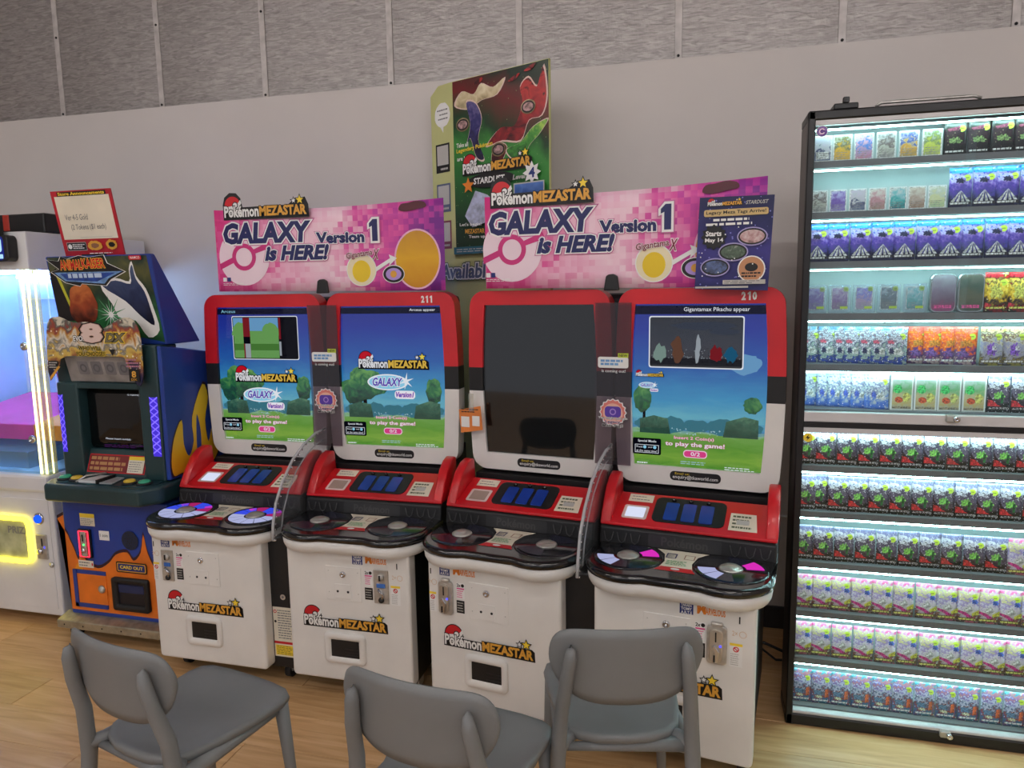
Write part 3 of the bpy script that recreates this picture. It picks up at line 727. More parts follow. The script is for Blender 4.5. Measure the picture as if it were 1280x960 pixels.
    d.star(sc[0], sc[1], 0.052, WHITE2, 0.88, 90, 16); d.star(sc[0], sc[1], 0.047, mat('salmon_print', (226, 130, 120), 0.4, var=0), 0.9, 90, 16); d.disc(sc[0], sc[1]-0.004, 0.037, mat('peach_print', (240, 190, 170), 0.4, var=0)); d.rrect(sc[0]-0.03, sc[1]-0.018, sc[0]+0.03, sc[1]+0.022, 0.012, mat('violet_print', (90, 60, 170), 0.3, var=0)); d.ring(sc[0], sc[1]+0.002, 0.008, 0.012, mat('lilac_print', (180, 150, 220), 0.3, var=0))
    d.text('You might just get', sc[0]-0.055, sc[1]-0.028, sc[0]+0.055, sc[1]-0.016, WHITE2, 0.02, out=INK, ow=0.05); d.text('Legacy', sc[0]-0.028, sc[1]-0.042, sc[0]+0.028, sc[1]-0.029, NAVY, 0.02, out=PINKW, ow=0.06); d.text('MezaTag!!', sc[0]-0.038, sc[1]-0.056, sc[0]+0.038, sc[1]-0.043, INK, 0.02, out=WHITE2, ow=0.06)
    d.build('legacy_sticker', fm)
    # clear curved divider between the stations
    arc = [(0.00, 0.60), (0.01, 0.66), (0.035, 0.73), (0.085, 0.80), (0.16, 0.865), (0.25, 0.91), (0.34, 0.935), (0.42, 0.94)]
    b = MB(); b.prism(arc+[(0.43, 0.60)], -0.004, 0.004, 'x', ACRYL); dv = b.build('divider', t, 'clear curved acrylic divider')
    b = MB(); b.tube([(0.0, p[0], p[1]) for p in arc], 0.0055, RIM, 8); b.build('divider_rim', dv)
    b = MB(); b.tube([(0.0, 0.05+p[0]*0.86, p[1]-0.045) for p in arc[1:]], 0.003, RIM, 6); b.build('divider_rib', dv)
    b = MB()
    for k in range(len(arc)-1):
        for q in range(3):
            f_ = q/3; yy = arc[k][0]*(1-f_)+arc[k+1][0]*f_; zz = arc[k][1]*(1-f_)+arc[k+1][1]*f_
            b.lathe([(0.004, -0.007), (0.004, 0.007)], (0, yy+0.012, zz-0.004), 'x', CHROME, 6)
    b.build('divider_stud', dv)['kind'] = 'stuff'
    return t

def hud(d, x, off=0.0, special=True):
    """lettering and symbols every lit screen shows along its lower edge"""
    d.text('Insert 2 Coin(s)', x-0.075, 0.968+off, x+0.062, 0.982+off, S_PALE, 0.01, out=S_PINKT, ow=0.03)
    d.text('to play the game!', x-0.105, 0.942+off, x+0.098, 0.962+off, S_WHITE, 0.015, out=S_PINKT, ow=0.035)
    d.rrect(x-0.042, 0.907+off, x+0.04, 0.934+off, 0.012, S_PALE); d.rrect(x-0.039, 0.910+off, x+0.037, 0.931+off, 0.010, S_PINKT); d.text('0/2', x-0.016, 0.914+off, x+0.016, 0.928+off, S_WHITE, 0.01)
    d.rrect(x-0.222, 0.908, x-0.12, 0.968, 0.006, S_INK); d.frame(x-0.214, 0.914, x-0.128, 0.944, 0.0016, S_WHITE); d.rrect(x-0.207, 0.948, x-0.133, 0.965, 0.006, S_INK)
    d.text('Special Mode', x-0.203, 0.951, x-0.137, 0.962, S_WHITE, 0.01)
    d.text('Press', x-0.208, 0.932, x-0.186, 0.939, S_WHITE, 0.0); d.disc(x-0.178, 0.9355, 0.006, S_CYAN); d.text('and', x-0.166, 0.933, x-0.152, 0.939, S_WHITE, 0.0); d.disc(x-0.142, 0.9355, 0.006, S_CYAN); d.text('at the same time!', x-0.208, 0.918, x-0.134, 0.926, S_WHITE, 0.0)
    d.lines(x-0.205, 0.875, x-0.155, 0.881, 1, S_WHITE, 0.7, 3); d.lines(x+0.10, 0.872, x+0.205, 0.886, 2, S_WHITE, 0.4, 4); d.lines(x-0.05, 0.882, x+0.06, 0.896, 2, S_FLOW, 0.4, 8)
def blob(cx, cy, rx, ry, seed, n=26, j=0.12):
    rg = random.Random(seed)
    return [(cx+rx*math.cos(i*2*math.pi/n)*(1+rg.uniform(-j, j)), cy+ry*math.sin(i*2*math.pi/n)*(1+rg.uniform(-j, j))) for i in range(n)]
def scenery(d, x, big=True):
    d.poly(blob(x+0.16, 1.24, 0.05, 0.035, 5), S_CLOUD) if not big else None
    for k in range(5): d.poly(blob(x-0.17+k*0.085, 1.018, 0.05, 0.022+0.008*(k % 2), 30+k), S_HILL)
    rg = random.Random(4); pts = []; fs = []
    for k in range(70):
        u = x-0.2+0.4*rg.random(); v = 0.985+0.022*rg.random(); o = len(pts); w_ = 0.0015+0.002*rg.random(); pts += [(u-w_, v), (u, v-w_), (u+w_, v), (u, v+w_)]; fs.append((o, o+1, o+2, o+3))
    d.put(pts, fs, S_FLOW)
    if big:
        d.rect(x-0.135, 1.0, x-0.118, 1.09, S_INK); [d.poly(blob(x-0.125+a_, 1.12+b_, r_, r_*0.75, 2+int(a_*900)), S_TREE) for a_, b_, r_ in ((0, 0, 0.075), (-0.06, -0.01, 0.05), (0.06, 0.0, 0.05), (-0.02, 0.035, 0.05), (0.03, 0.03, 0.045))]; d.poly(blob(x-0.17, 1.085, 0.045, 0.05, 3), S_TREE); d.poly(blob(x+0.18, 1.10, 0.035, 0.055, 9), S_TREE)
    else:
        d.rect(x-0.19, 1.0, x-0.18, 1.08, S_INK); d.poly(blob(x-0.19, 1.11, 0.033, 0.05, 4), S_TREE); d.poly(blob(x+0.185, 1.10, 0.03, 0.028, 6), S_TREE)
    d.poly([(x-0.2, 0.985), (x-0.2, 1.035), (x-0.15, 1.05), (x-0.10, 1.04), (x-0.09, 0.985)], S_HEDGE); d.poly([(x+0.09, 0.985), (x+0.10, 1.04), (x+0.16, 1.06), (x+0.206, 1.05), (x+0.206, 0.985)], S_HEDGE)
def galaxy_mark(d, u0, v0, w):
    h = w*0.3
    d.disc(u0+w*0.45, v0+h*0.5, w*0.5, S_WHITE, rv=h*0.62); d.disc(u0+w*0.45, v0+h*0.5, w*0.46, S_CYAN, rv=h*0.52)
    d.star(u0+w*0.9, v0+h*0.6, w*0.2, S_WHITE, 0.25, 20, 6)
    d.text('GALAXY', u0+w*0.08, v0+h*0.2, u0+w*0.82, v0+h*0.85, S_VIOL, 0.03, 0.2, out=S_WHITE, ow=0.06)
    d.rrect(u0+w*0.62, v0-h*0.75, u0+w*1.12, v0-h*0.12, h*0.25, S_WHITE)
    d.text('Version1', u0+w*0.65, v0-h*0.62, u0+w*1.09, v0-h*0.22, S_VIOL, 0.03, 0.25, out=S_PALE, ow=0.06)
def paint_a(d, x):
    scenery(d, x); d.poly([(x-0.218, 1.44), (x-0.222, 1.415), (x+0.222, 1.415), (x+0.218, 1.44)], S_BAR); d.text('Arceus', x-0.20, 1.422, x-0.13, 1.435, S_CYAN)
    d.rrect(x-0.15, 1.222, x+0.168, 1.408, 0.008, S_WHITE); d.rrect(x-0.147, 1.225, x+0.165, 1.405, 0.007, S_INK)
    d.rect(x-0.143, 1.229, x+0.075, 1.401, S_TREE); d.rect(x-0.143, 1.345, x+0.075, 1.401, S_CLOUD); d.poly(blob(x-0.11, 1.34, 0.04, 0.04, 12), S_TREE); d.poly(blob(x+0.04, 1.34, 0.04, 0.04, 13), S_TREE); d.rect(x-0.143, 1.262, x+0.075, 1.29, S_BLOB[5]); d.rect(x-0.095, 1.229, x-0.062, 1.401, S_BLOB[3]); d.rect(x-0.095, 1.29, x-0.062, 1.32, S_INK); d.rect(x-0.088, 1.229, x-0.062, 1.29, S_BLOB[2])
    d.rect(x+0.078, 1.31, x+0.088, 1.401, S_BLOB[3]); d.rect(x+0.078, 1.24, x+0.088, 1.30, S_BLOB[2])
    star_logo(d, x-0.145, 1.128, 0.30, 0.7); galaxy_mark(d, x-0.10, 1.045, 0.17); hud(d, x, 0.0)
def paint_b(d, x):
    scenery(d, x); d.poly([(x-0.218, 1.44), (x-0.222, 1.415), (x+0.222, 1.415), (x+0.218, 1.44)], S_BAR); d.text('Arceus appear', x+0.085, 1.421, x+0.195, 1.435, S_WHITE, 0.01)
    star_logo(d, x-0.148, 1.192, 0.31, 0.75); galaxy_mark(d, x-0.10, 1.108, 0.18); hud(d, x, 0.012)
def paint_d(d, x):
    scenery(d, x, False); d.poly([(x-0.218, 1.44), (x-0.222, 1.41), (x+0.222, 1.41), (x+0.218, 1.44)], S_BAR); d.text('Gigantamax Pikachu appear', x-0.05, 1.416, x+0.168, 1.434, S_WHITE, 0.005)
    d.rrect(x-0.17, 1.222, x+0.152, 1.404, 0.008, S_WHITE); d.rrect(x-0.166, 1.226, x+0.148, 1.400, 0.007, S_DARK)
    d.rect(x-0.166, 1.232, x+0.148, 1.258, S_INK); d.poly(blob(x+0.02, 1.37, 0.11, 0.014, 41), S_DARK2); d.poly(blob(x+0.09, 1.35, 0.05, 0.01, 42), S_DARK2)
    rg = random.Random(9); pts = []; fs = []
    for k in range(60):
        u = x-0.16+0.30*rg.random(); v = 1.258+0.03*rg.random()**2; o = len(pts); pts += [(u-0.0012, v-0.0012), (u+0.0012, v-0.0012), (u+0.0012, v+0.0012), (u-0.0012, v+0.0012)]; fs.append((o, o+1, o+2, o+3))
    d.put(pts, fs, S_BLOB[2])
    for k, (q, w_, h_) in enumerate(((-0.13, 0.03, 0.06), (-0.07, 0.028, 0.085), (0.0, 0.012, 0.10), (0.06, 0.03, 0.055), (0.11, 0.028, 0.05))): d.poly(blob(x+q, 1.245+h_/2, w_*0.7, h_*0.5, 50+k, 18, 0.3), S_BLOB[k])
    star_logo(d, x-0.215, 1.190, 0.10, 0.7); galaxy_mark(d, x-0.20, 1.150, 0.06); hud(d, x, 0.0)

machine('arcade_machine', 'white two-station arcade machine numbered 211, both screens lit, beside the blue flame cabinet', (-1.501, 2.21, 0), 0.0, '211',
        [dict(coin='flat', disc='lit', lcd=True, screen=True, paint=paint_a), dict(coin='flat', disc='dark', lcd=False, screen=True, paint=paint_b)])
machine('arcade_machine', 'white two-station arcade machine numbered 210, one screen dark, nearest the glass case', (-0.353, 2.118, 0), R(-8), '210',
        [dict(coin='round', disc='dark', lcd=False, screen=False, paint=None), dict(coin='round', disc='two', lcd=True, screen=True, paint=paint_d)])
def scale_poly(P, k):
    c = Vector((sum(p[0] for p in P)/len(P), sum(p[1] for p in P)/len(P)))
    return [tuple(c+(Vector(p)-c)*k) for p in P]
def smooth_poly(P, k=3):
    out = []; n = len(P)
    for i in range(n):
        p0, p1, p2, p3 = [Vector(P[(i+q) % n]) for q in (-1, 0, 1, 2)]
        for j in range(k):
            s = j/k; out.append(tuple(0.5*((2*p1)+(-p0+p2)*s+(2*p0-5*p1+4*p2-p3)*s*s+(-p0+3*p1-3*p2+p3)*s**3)))
    return out

# ================================================================ BANNERS, FLYER, POSTER, TAG, SIGN
PIX = pixel_art('pink_pixel_print')
def banner(label, loc, rz, variant):
    t = thing('banner', label, 'banner', loc, rz)
    def wy(u): return 0.434+0.012*math.sin(u*5.0+0.6)
    def fr(u, v, n): return (u, wy(u)-n, v)
    b = MB(); nx, nz = 36, 6; vs = []; fs = []
    L, Rr = (-0.488, 0.508) if variant else (-0.492, 0.524)
    for k in range(2):
        for i in range(nx+1):
            for j in range(nz+1):
                u = L+(Rr-L)*i/nx; v1 = 0.352-0.012*math.sin(math.pi*(i/nx)**0.8)+0.006*i/nx; v0 = 0.014-0.010*i/nx
                vs.append((u, wy(u)+0.0015*k, v0+(v1-v0)*j/nz))
    n1 = (nx+1)*(nz+1)
    for i in range(nx):
        for j in range(nz):
            a = i*(nz+1)+j; fs.append((a, a+nz+1, a+nz+2, a+1)); fs.append((n1+a, n1+a+1, n1+a+nz+2, n1+a+nz+1))
    for i in range(nx):
        for j in (0, nz): a = i*(nz+1)+j; fs.append((a, a+nz+1, n1+a+nz+1, n1+a))
    b.add(vs, fs, PIX, True); b.build('sheet', t)
    s = -0.02 if variant else 0.0
    d = Deco(fr, 0.0018)
    lp = mat('banner_pale', (246, 222, 234), 0.22, var=0); mg = mat('banner_magenta', (206, 54, 126), 0.22, var=0)
    c = (-0.36+s, 0.155)
    d.ring(c[0], c[1], 0.0, 0.118, lp, n=36); d.ring(c[0], c[1], 0.038, 0.056, mg, n=30)
    d.poly([(c[0]-0.115, c[1]-0.05), (c[0]-0.048, c[1]-0.022), (c[0]-0.054, c[1]+0.0), (c[0]-0.118, c[1]-0.026)], mg); d.poly([(c[0]+0.05, c[1]+0.012), (c[0]+0.13, c[1]+0.036), (c[0]+0.12, c[1]+0.06), (c[0]+0.046, c[1]+0.03)], mg)
    d.build('ball_print', t)
    d = Deco(fr, 0.0024)
    for st, u0_, v0_, u1_, v1_, sh in (('GALAXY', -0.452+s, 0.208, -0.05+s, 0.296, 0.12), ('Version', -0.030+s, 0.200, 0.182+s*1.6, 0.246, 0.0), ('is HERE!', -0.262+s, 0.136, 0.026+s, 0.200, 0.25)):
        d.text(st, u0_, v0_, u1_, v1_, NAVY, 0.05, sh, out=(mat('banner_shadow', (208, 120, 170), 0.25, var=0), WHITE2), ow=(0.085, 0.05))
    for q, (m_, g) in enumerate(((mat('banner_shadow', (208, 120, 170)), 0.012), (WHITE2, 0.008), (NAVY, 0.0))):
        o_ = 0.205+s*2; d.poly([(o_+0.012-g, 0.204-g), (o_+0.036+g, 0.204-g), (o_+0.036+g, 0.290+g), (o_+0.016-g*0.4, 0.290+g), (o_-g, 0.274), (o_-g, 0.258-g), (o_+0.012-g, 0.264-g)], m_)
    d.text('Gigantama', 0.100+s, 0.130, 0.215+s, 0.160, mat('maroon_print', (130, 30, 60), 0.3, var=0), 0.02, 0.0, out=WHITE2, ow=0.04, skew=0.12)
    d.text('X', 0.215+s, 0.132, 0.245+s, 0.172, mat('maroon_print', (130, 30, 60)), 0.02, 0.3, out=WHITE2, ow=0.05)
    d.build('lettering', t)
    d = Deco(fr, 0.0022); sb = s*1.6
    d.disc(0.408+sb, 0.128, 0.100, mat('glow_pink', (240, 186, 214), 0.25, var=0), rv=0.118, n=40); d.disc(0.408+sb, 0.128, 0.093, art('gold_field', [(0.0, (206, 140, 16)), (0.5, (226, 172, 30)), (1.0, (196, 140, 40))], 0.24, 0.25, 9, z0=0.02, rough=0.25), rv=0.111, n=40)
    d.build('golden_field', t)
    d = Deco(fr, 0.0022); d.disc(0.163+s, 0.092, 0.066, WHITE2); d.disc(0.163+s, 0.092, 0.062, mat('pale_lemon', (240, 228, 190), 0.25, var=0)); d.disc(0.163+s, 0.086, 0.040, mat('lemon_burst', (238, 204, 40), 0.25, var=0), rv=0.044)
    d.build('round_print', t)
    d = Deco(fr, 0.0030); d.poly([(0.225+s, 0.10), (0.29+s, 0.135), (0.285+s, 0.15), (0.32+s, 0.135), (0.285+s, 0.105), (0.288+s, 0.118), (0.225+s, 0.082)], WHITE2); d.build('arrow_print', t)
    d = Deco(fr, 0.0042); cu, cv = 0.304+s, 0.072
    d.disc(cu, cv, 0.048, WHITE2, rv=0.036); d.disc(cu, cv, 0.045, INK, rv=0.033); d.disc(cu, cv, 0.034, mat('lilac_print', (180, 150, 220), 0.3, var=0), rv=0.024); d.disc(cu, cv, 0.014, GOLD)
    d.build('medal_print', t)
    d = Deco(fr, 0.0042); d.poly(smooth_poly([(0.335+sb, 0.320), (0.345+sb, 0.342), (0.375+sb, 0.346), (0.41+sb, 0.352), (0.445+sb, 0.346), (0.452+sb, 0.328), (0.42+sb, 0.322), (0.37+sb, 0.314)]), mat('maroon_dark', (84, 20, 34), 0.3, var=0)); d.build('cloud_print', t)
    d = Deco(fr, 0.0034); d.rect(-0.465+s, 0.055, -0.448+s, 0.072, WHITE2); d.rect(-0.445+s, 0.055, -0.428+s, 0.072, DBLUE); d.lines(-0.465+s, 0.038, -0.34+s, 0.05, 2, WHITE2, 0.35, 4)
    d.build('small_print', t)
    # wordmark cut-out standing up from the top edge
    b = MB(); yy = wy(-0.25)-0.006
    lo = -0.44+s
    b.prism([(lo-0.004, 0.308), (lo+0.394, 0.308), (lo+0.392, 0.358), (lo+0.378, 0.388), (lo+0.33, 0.380), (lo+0.30, 0.360), (lo+0.088, 0.358), (lo+0.08, 0.395), (lo+0.06, 0.416), (lo+0.03, 0.418), (lo+0.005, 0.40), (lo-0.004, 0.37)], yy-0.002, yy, 'y', INK); w = b.build('wordmark_cutout', t)
    d = Deco(front(yy-0.002)); star_logo(d, lo, 0.316, 0.39); d.build('wordmark_print', w)
    b = MB(); b.prism([(-0.028, 0.0), (0.028, 0.0), (0.022, 0.05), (0.008, 0.058), (-0.012, 0.056), (-0.02, 0.05)], 0.410, 0.424, 'y', BLACK, 0.004, 2); b.build('clip', t, 'black plastic clip')
    return t
banner('pink pixel-patterned banner standing on the machine numbered 211', (-1.48, 2.21, 1.50), 0.0, 0)
banner('pink pixel-patterned banner with a navy flyer over one end', (-0.354, 2.118, 1.495), R(-8), 1)

t = thing('flyer', 'navy starry flyer with oval medals taped over a pink banner', 'flyer', (-0.354, 2.118, 1.492), R(-8))
yF = 0.405
b = MB(); b.prism([(0.288, 0.004), (0.520, -0.004), (0.532, 0.298), (0.300, 0.302)], yF, yF+0.0012, 'y', art('flyer_navy', [(0.0, (36, 34, 96)), (0.5, (58, 50, 130)), (0.8, (24, 26, 84)), (1.0, (20, 22, 74))], 0.3, 0.35, 9, mix=((120, 120, 200), 60, 0.16), rough=0.3)); b.build('sheet', t)
d = Deco(front(yF))
star_logo(d, 0.325, 0.272, 0.11); d.text('STARDUST', 0.445, 0.272, 0.515, 0.284, GREYL, 0.02, 0.3)
d.rrect(0.315, 0.238, 0.515, 0.260, 0.006, mat('tan_print', (206, 178, 120), 0.4, var=0)); d.text('Legacy Meza Tags Arrive!', 0.322, 0.242, 0.508, 0.256, INK, 0.02)
d.lines(0.345, 0.221, 0.49, 0.232, 1, WHITE2, 0.7, 3); d.lines(0.322, 0.207, 0.51, 0.218, 1, WHITE2, 0.7, 8)
d.star(0.348, 0.172, 0.042, INK, 0.8, 90, 12); d.text('Starts', 0.322, 0.175, 0.372, 0.192, WHITE2, 0.03); d.text('May 14', 0.320, 0.152, 0.378, 0.169, WHITE2, 0.03)
for (cu, cv, c1) in ((0.468, 0.170, (190, 150, 150)), (0.410, 0.122, (90, 110, 90)), (0.354, 0.074, (100, 120, 170))):
    d.disc(cu, cv, 0.047, mat('flyer_glow', (170, 160, 210), 0.4, var=0), rv=0.030); d.disc(cu, cv, 0.043, INK, rv=0.026); d.disc(cu, cv, 0.038, art('flyer_medal_%d' % c1[0], [(0.0, (40, 40, 40)), (0.5, c1), (1.0, (230, 220, 220))], 0.3, 0.6, 70), rv=0.021)
d.disc(0.468, 0.066, 0.043, WHITE2); d.disc(0.468, 0.066, 0.039, mat('flyer_tan', (196, 140, 100), 0.4, var=0)); d.disc(0.468, 0.072, 0.020, INK, rv=0.014); d.lines(0.438, 0.038, 0.498, 0.058, 2, INK, 0.5, 2)
d.rect(0.38, 0.018, 0.512, 0.032, GREYL); d.lines(0.384, 0.019, 0.508, 0.031, 2, GREY, 0.4, 5); d.rect(0.292, 0.006, 0.46, 0.012, GREYL)
for q in range(14): d.disc(0.30+random.random()*0.2, 0.03+random.random()*0.18, 0.0022, WHITE2, n=8); d.n -= STEP
d.build('print', t)

# tall poster board standing on the floor behind the machines
t = thing('poster_board', 'tall green game poster board standing behind the machines', 'poster', (-0.579, 2.82, 0.0), R(-21.8))
OLIVE = mat('olive_board', (196, 198, 136), 0.5, var=0.03)
b = MB(); b.prism([(-0.492, 0.0), (0.006, 0.0), (0.010, 0.012), (-0.492, 0.012)], 0.0, 1.66, 'z', OLIVE); b.box(-0.492, 0.006, 0.0, 0.012, 1.64, 2.385, OLIVE); b.build('board', t)
b = MB(); n = 8; o = [(-0.492-0.140*i/n, 0.02*(i/n)) for i in range(n+1)]
vs = []; fs = []
for i, (x, y) in enumerate(o):
    zt = 2.385 if i < n-2 else 2.385-0.012*(i-n+3)
    vs += [(x, y, 0.0), (x, y, zt), (x, y+0.012, zt), (x, y+0.012, 0.0)]
for i in range(n):
    for k in range(4): fs.append((4*i+k, 4*(i+1)+k, 4*(i+1)+(k+1) % 4, 4*i+(k+1) % 4))
fs += [(0, 1, 2, 3), (4*n+3, 4*n+2, 4*n+1, 4*n)]
b.add(vs, fs, OLIVE); sp = b.build('folded_side', t, 'olive side strip folded back')
GART = art('poster_green', [(0.0, (30, 60, 40)), (0.3, (40, 110, 50)), (0.48, (60, 140, 60)), (0.58, (24, 60, 36)), (0.75, (110, 30, 34)), (0.9, (28, 44, 34)), (1.0, (40, 60, 40))], 0.74, 0.16, 5.5, (1, 1, 0.8), z0=1.64, rough=0.3, x_amt=0.5, mix=((150, 190, 120), 55, 0.07))
def bentfr(u, v, n): return (u, (0.02*((-0.492-u)/0.14) if u < -0.492 else 0.0)-n, v)
d = Deco(bentfr); d.rect(-0.486, 1.66, 0.004, 2.383, GART)
rdart = art('poster_red', [(0.0, (60, 12, 22)), (0.35, (150, 30, 40)), (0.6, (190, 50, 50)), (0.8, (40, 14, 20)), (1.0, (150, 30, 40))], 0.4, 0.7, 20, z0=2.05)
nav = art('poster_navy', [(0.0, (22, 20, 50)), (0.5, (50, 48, 110)), (1.0, (120, 110, 160))], 0.3, 0.7, 30, z0=2.05); bon = art('poster_bone', [(0.0, (120, 100, 70)), (0.5, (206, 190, 150)), (1.0, (236, 226, 196))], 0.2, 0.7, 30, z0=2.2)
leaf = art('poster_leaf', [(0.0, (20, 70, 30)), (0.5, (70, 150, 60)), (1.0, (170, 210, 90))], 0.2, 0.8, 34, z0=2.0)
glow = mat('poster_glow', (226, 200, 190), 0.35, var=0)
# abstract ribbons and splashes of colour in place of the drawn creatures
def splash(pts_, m): q = smooth_poly(pts_, 4); d.poly([tuple(p) for p in scale_poly(q, 1.06)], glow); d.poly(q, m)
splash([(-0.47, 2.285), (-0.43, 2.335), (-0.37, 2.315), (-0.33, 2.35), (-0.27, 2.325), (-0.21, 2.352), (-0.25, 2.295), (-0.33, 2.285), (-0.39, 2.26)], bon)
splash([(-0.41, 2.285), (-0.36, 2.275), (-0.33, 2.21), (-0.35, 2.13), (-0.32, 2.05), (-0.36, 2.06), (-0.39, 2.14), (-0.41, 2.12), (-0.39, 2.20)], nav)
splash([(-0.30, 2.10), (-0.23, 2.16), (-0.16, 2.16), (-0.12, 2.24), (-0.13, 2.30), (-0.09, 2.33), (-0.05, 2.29), (-0.02, 2.36), (-0.005, 2.25), (-0.03, 2.18), (-0.09, 2.17), (-0.13, 2.10), (-0.22, 2.11)], rdart)
splash([(-0.26, 2.10), (-0.20, 2.08), (-0.25, 2.0), (-0.28, 2.03)], rdart)
splash([(-0.20, 2.07), (-0.13, 2.09), (-0.07, 2.14), (0.0, 2.16), (-0.04, 2.11), (-0.09, 2.07), (-0.12, 2.01), (-0.17, 2.03)], leaf)
for k_, (x_, z_) in enumerate(((-0.16, 2.345), (-0.34, 2.365), (-0.08, 2.37))): d.poly(smooth_poly([(x_-0.03, z_-0.012), (x_, z_+0.004), (x_+0.03, z_+0.010), (x_+0.005, z_-0.012)]), rdart)
for cu, cv in ((-0.43, 2.20), (-0.09, 2.22), (-0.24, 2.075)): d.disc(cu, cv, 0.036, bon, rv=0.028); d.disc(cu, cv, 0.031, INK, rv=0.023); d.disc(cu, cv, 0.025, mat('medal_grey', (150, 120, 120), 0.35, var=0.4, scale=80), rv=0.017)
d.text('Take all', -0.465, 2.108, -0.40, 2.126, WHITE2, 0.02); d.text('Legendary Pokémon', -0.465, 2.08, -0.27, 2.102, YELLOW, 0.02, skew=0.06); d.text('are here!', -0.462, 2.052, -0.375, 2.07, WHITE2, 0.02)
star_logo(d, -0.432, 1.992, 0.36)
d.disc(-0.28, 1.958, 0.125, INK, rv=0.030); d.star(-0.40, 1.945, 0.035, ORANGE); d.text('STARDUST', -0.37, 1.946, -0.205, 1.972, WHITE2, 0.03, 0.1); d.text('Level', -0.165, 1.945, -0.10, 1.965, GREYL, 0.03, 0.2); d.star(-0.07, 1.965, 0.045, WHITE2, 0.6, 90, 8); d.text('4', -0.085, 1.945, -0.055, 1.985, DBLUE, 0.03)
d.poly([(-0.42, 1.82), (-0.36, 1.92), (-0.30, 1.90), (-0.24, 1.86), (-0.29, 1.79), (-0.38, 1.77)], mat('poster_silver', (170, 176, 200), 0.35, var=0.2, scale=30))
d.rect(-0.16, 1.83, -0.01, 1.93, GREYL); d.rect(-0.155, 1.835, -0.015, 1.925, art('poster_inset', [(0.0, (40, 70, 60)), (0.5, (40, 80, 150)), (1.0, (90, 130, 200))], 0.1, 0.4, 25, z0=1.83))
d.text("Let's begin!", -0.45, 1.775, -0.33, 1.792, WHITE2, 0.02, skew=-0.03); d.text('MEZASTAR CARD', -0.42, 1.745, -0.25, 1.765, GOLD, 0.02, skew=-0.03); d.text('Team up with', -0.40, 1.722, -0.26, 1.738, WHITE2, 0.02, skew=-0.03)
d.rect(-0.486, 1.66, 0.004, 1.69, mat('teal_print', (40, 100, 120), 0.4, var=0)); d.lines(-0.47, 1.666, -0.28, 1.684, 2, GREYL, 0.35, 6)
d.text('Available NOW', -0.575, 1.555, -0.02, 1.62, mat('slate_print', (84, 96, 128), 0.4, var=0), 0.03, 0.12, out=(mat('dark_green_print', (40, 66, 50), 0.4, var=0), WHITE2), ow=(0.1, 0.06))
d.build('print', t)
def sidefr(u, v, n):  # along the folded strip: u 0..1
    i = u; x = -0.492-0.140*i; y = 0.02*i
    return (x, y-n, v)
d = Deco(sidefr, 0.001); d.poly(blob(0.45, 2.26, 0.36, 0.052, 3, 26, 0.04), WHITE2); d.poly([(0.6, 2.22), (0.4, 2.215), (0.42, 2.185)], WHITE2); d.lines(0.2, 2.235, 0.70, 2.29, 3, GREY, 0.3, 2); d.build('speech_print', sp)
for v, fc in ((2.08, INK), (1.91, mat('slate_frame', (90, 100, 130), 0.4, var=0)), (1.75, mat('plum_frame', (130, 60, 80), 0.4, var=0))):
    d = Deco(sidefr, 0.001); d.rect(0.15, v-0.062, 0.80, v+0.06, fc); d.rect(0.21, v-0.03, 0.74, v+0.052, GREYL); d.lines(0.25, v-0.055, 0.70, v-0.038, 1, GREYL, 0.5, 3); d.build('code_panel', sp)

t = thing('hanging_tag', 'orange paper tag taped between the two machines', 'tag', (-0.848, 2.605, 1.005), R(-8))
b = MB(); b.prism([(-0.048, -0.058), (0.046, -0.042), (0.038, 0.052), (-0.056, 0.034)], 0.0, 0.0012, 'y', mat('orange_card', (226, 132, 62), 0.5)); b.build('card', t)
d = Deco(front(0.0)); d.lines(-0.045, 0.022, 0.03, 0.042, 2, INK, 0.4, 2); d.rect(-0.046, -0.034, -0.010, 0.008, WHITE2); d.rect(0.002, -0.028, 0.034, 0.012, WHITE2); d.text('SCAN', -0.04, -0.046, -0.01, -0.039, WHITE2) if False else None; d.build('print', t)
b = MB(); b.box(-0.012, 0.010, -0.0008, 0.0, 0.03, 0.10, clear('tape', (240, 240, 235), 0.2, 0.1)); b.build('tape_strip', t)

# ================================================================ BLUE FLAME CARD ARCADE CABINET
KB = Vector((-2.395, 2.62, 0))
t = thing('arcade_cabinet', 'blue arcade cabinet painted with yellow flames, older screen and card slot', 'arcade machine', KB)
def kp(b, name, label=None): return b.build(name, t, label, loc=-KB)
KBLUE = mat('cabinet_blue', (30, 62, 150), 0.4, var=0.05, coat=0.2)
KGREEN = mat('cabinet_green', (30, 58, 62), 0.38, var=0.08, coat=0.2)
FLO = mat('flame_orange', (232, 120, 34), 0.4, var=0.06, scale=10)
FLY = art('flame_yellow', [(0.0, (232, 150, 30)), (0.5, (240, 196, 40)), (1.0, (236, 212, 60))], 0.4, 0.2, 7, z0=0.7)
X0, X1 = -2.665, -2.12
b = MB(); b.box(X0, X1, 2.40, 3.0, 0.11, 0.64, KBLUE, 0.006); low = kp(b, 'lower_body')
b = MB(); b.prism([(2.50, 0.62), (2.50, 1.29), (2.735, 1.25), (3.0, 1.2), (3.0, 0.62)], X0, X1, 'x', KBLUE, 0.006); b.prism([(2.43, 0.735), (2.43, 1.297), (2.735, 1.25), (3.0, 1.2), (3.0, 0.735)], -2.136, -2.116, 'x', KBLUE, 0.003, 1); upb = kp(b, 'upper_body')
sideF = lambda u, v, n: (-2.116+n, u, v)
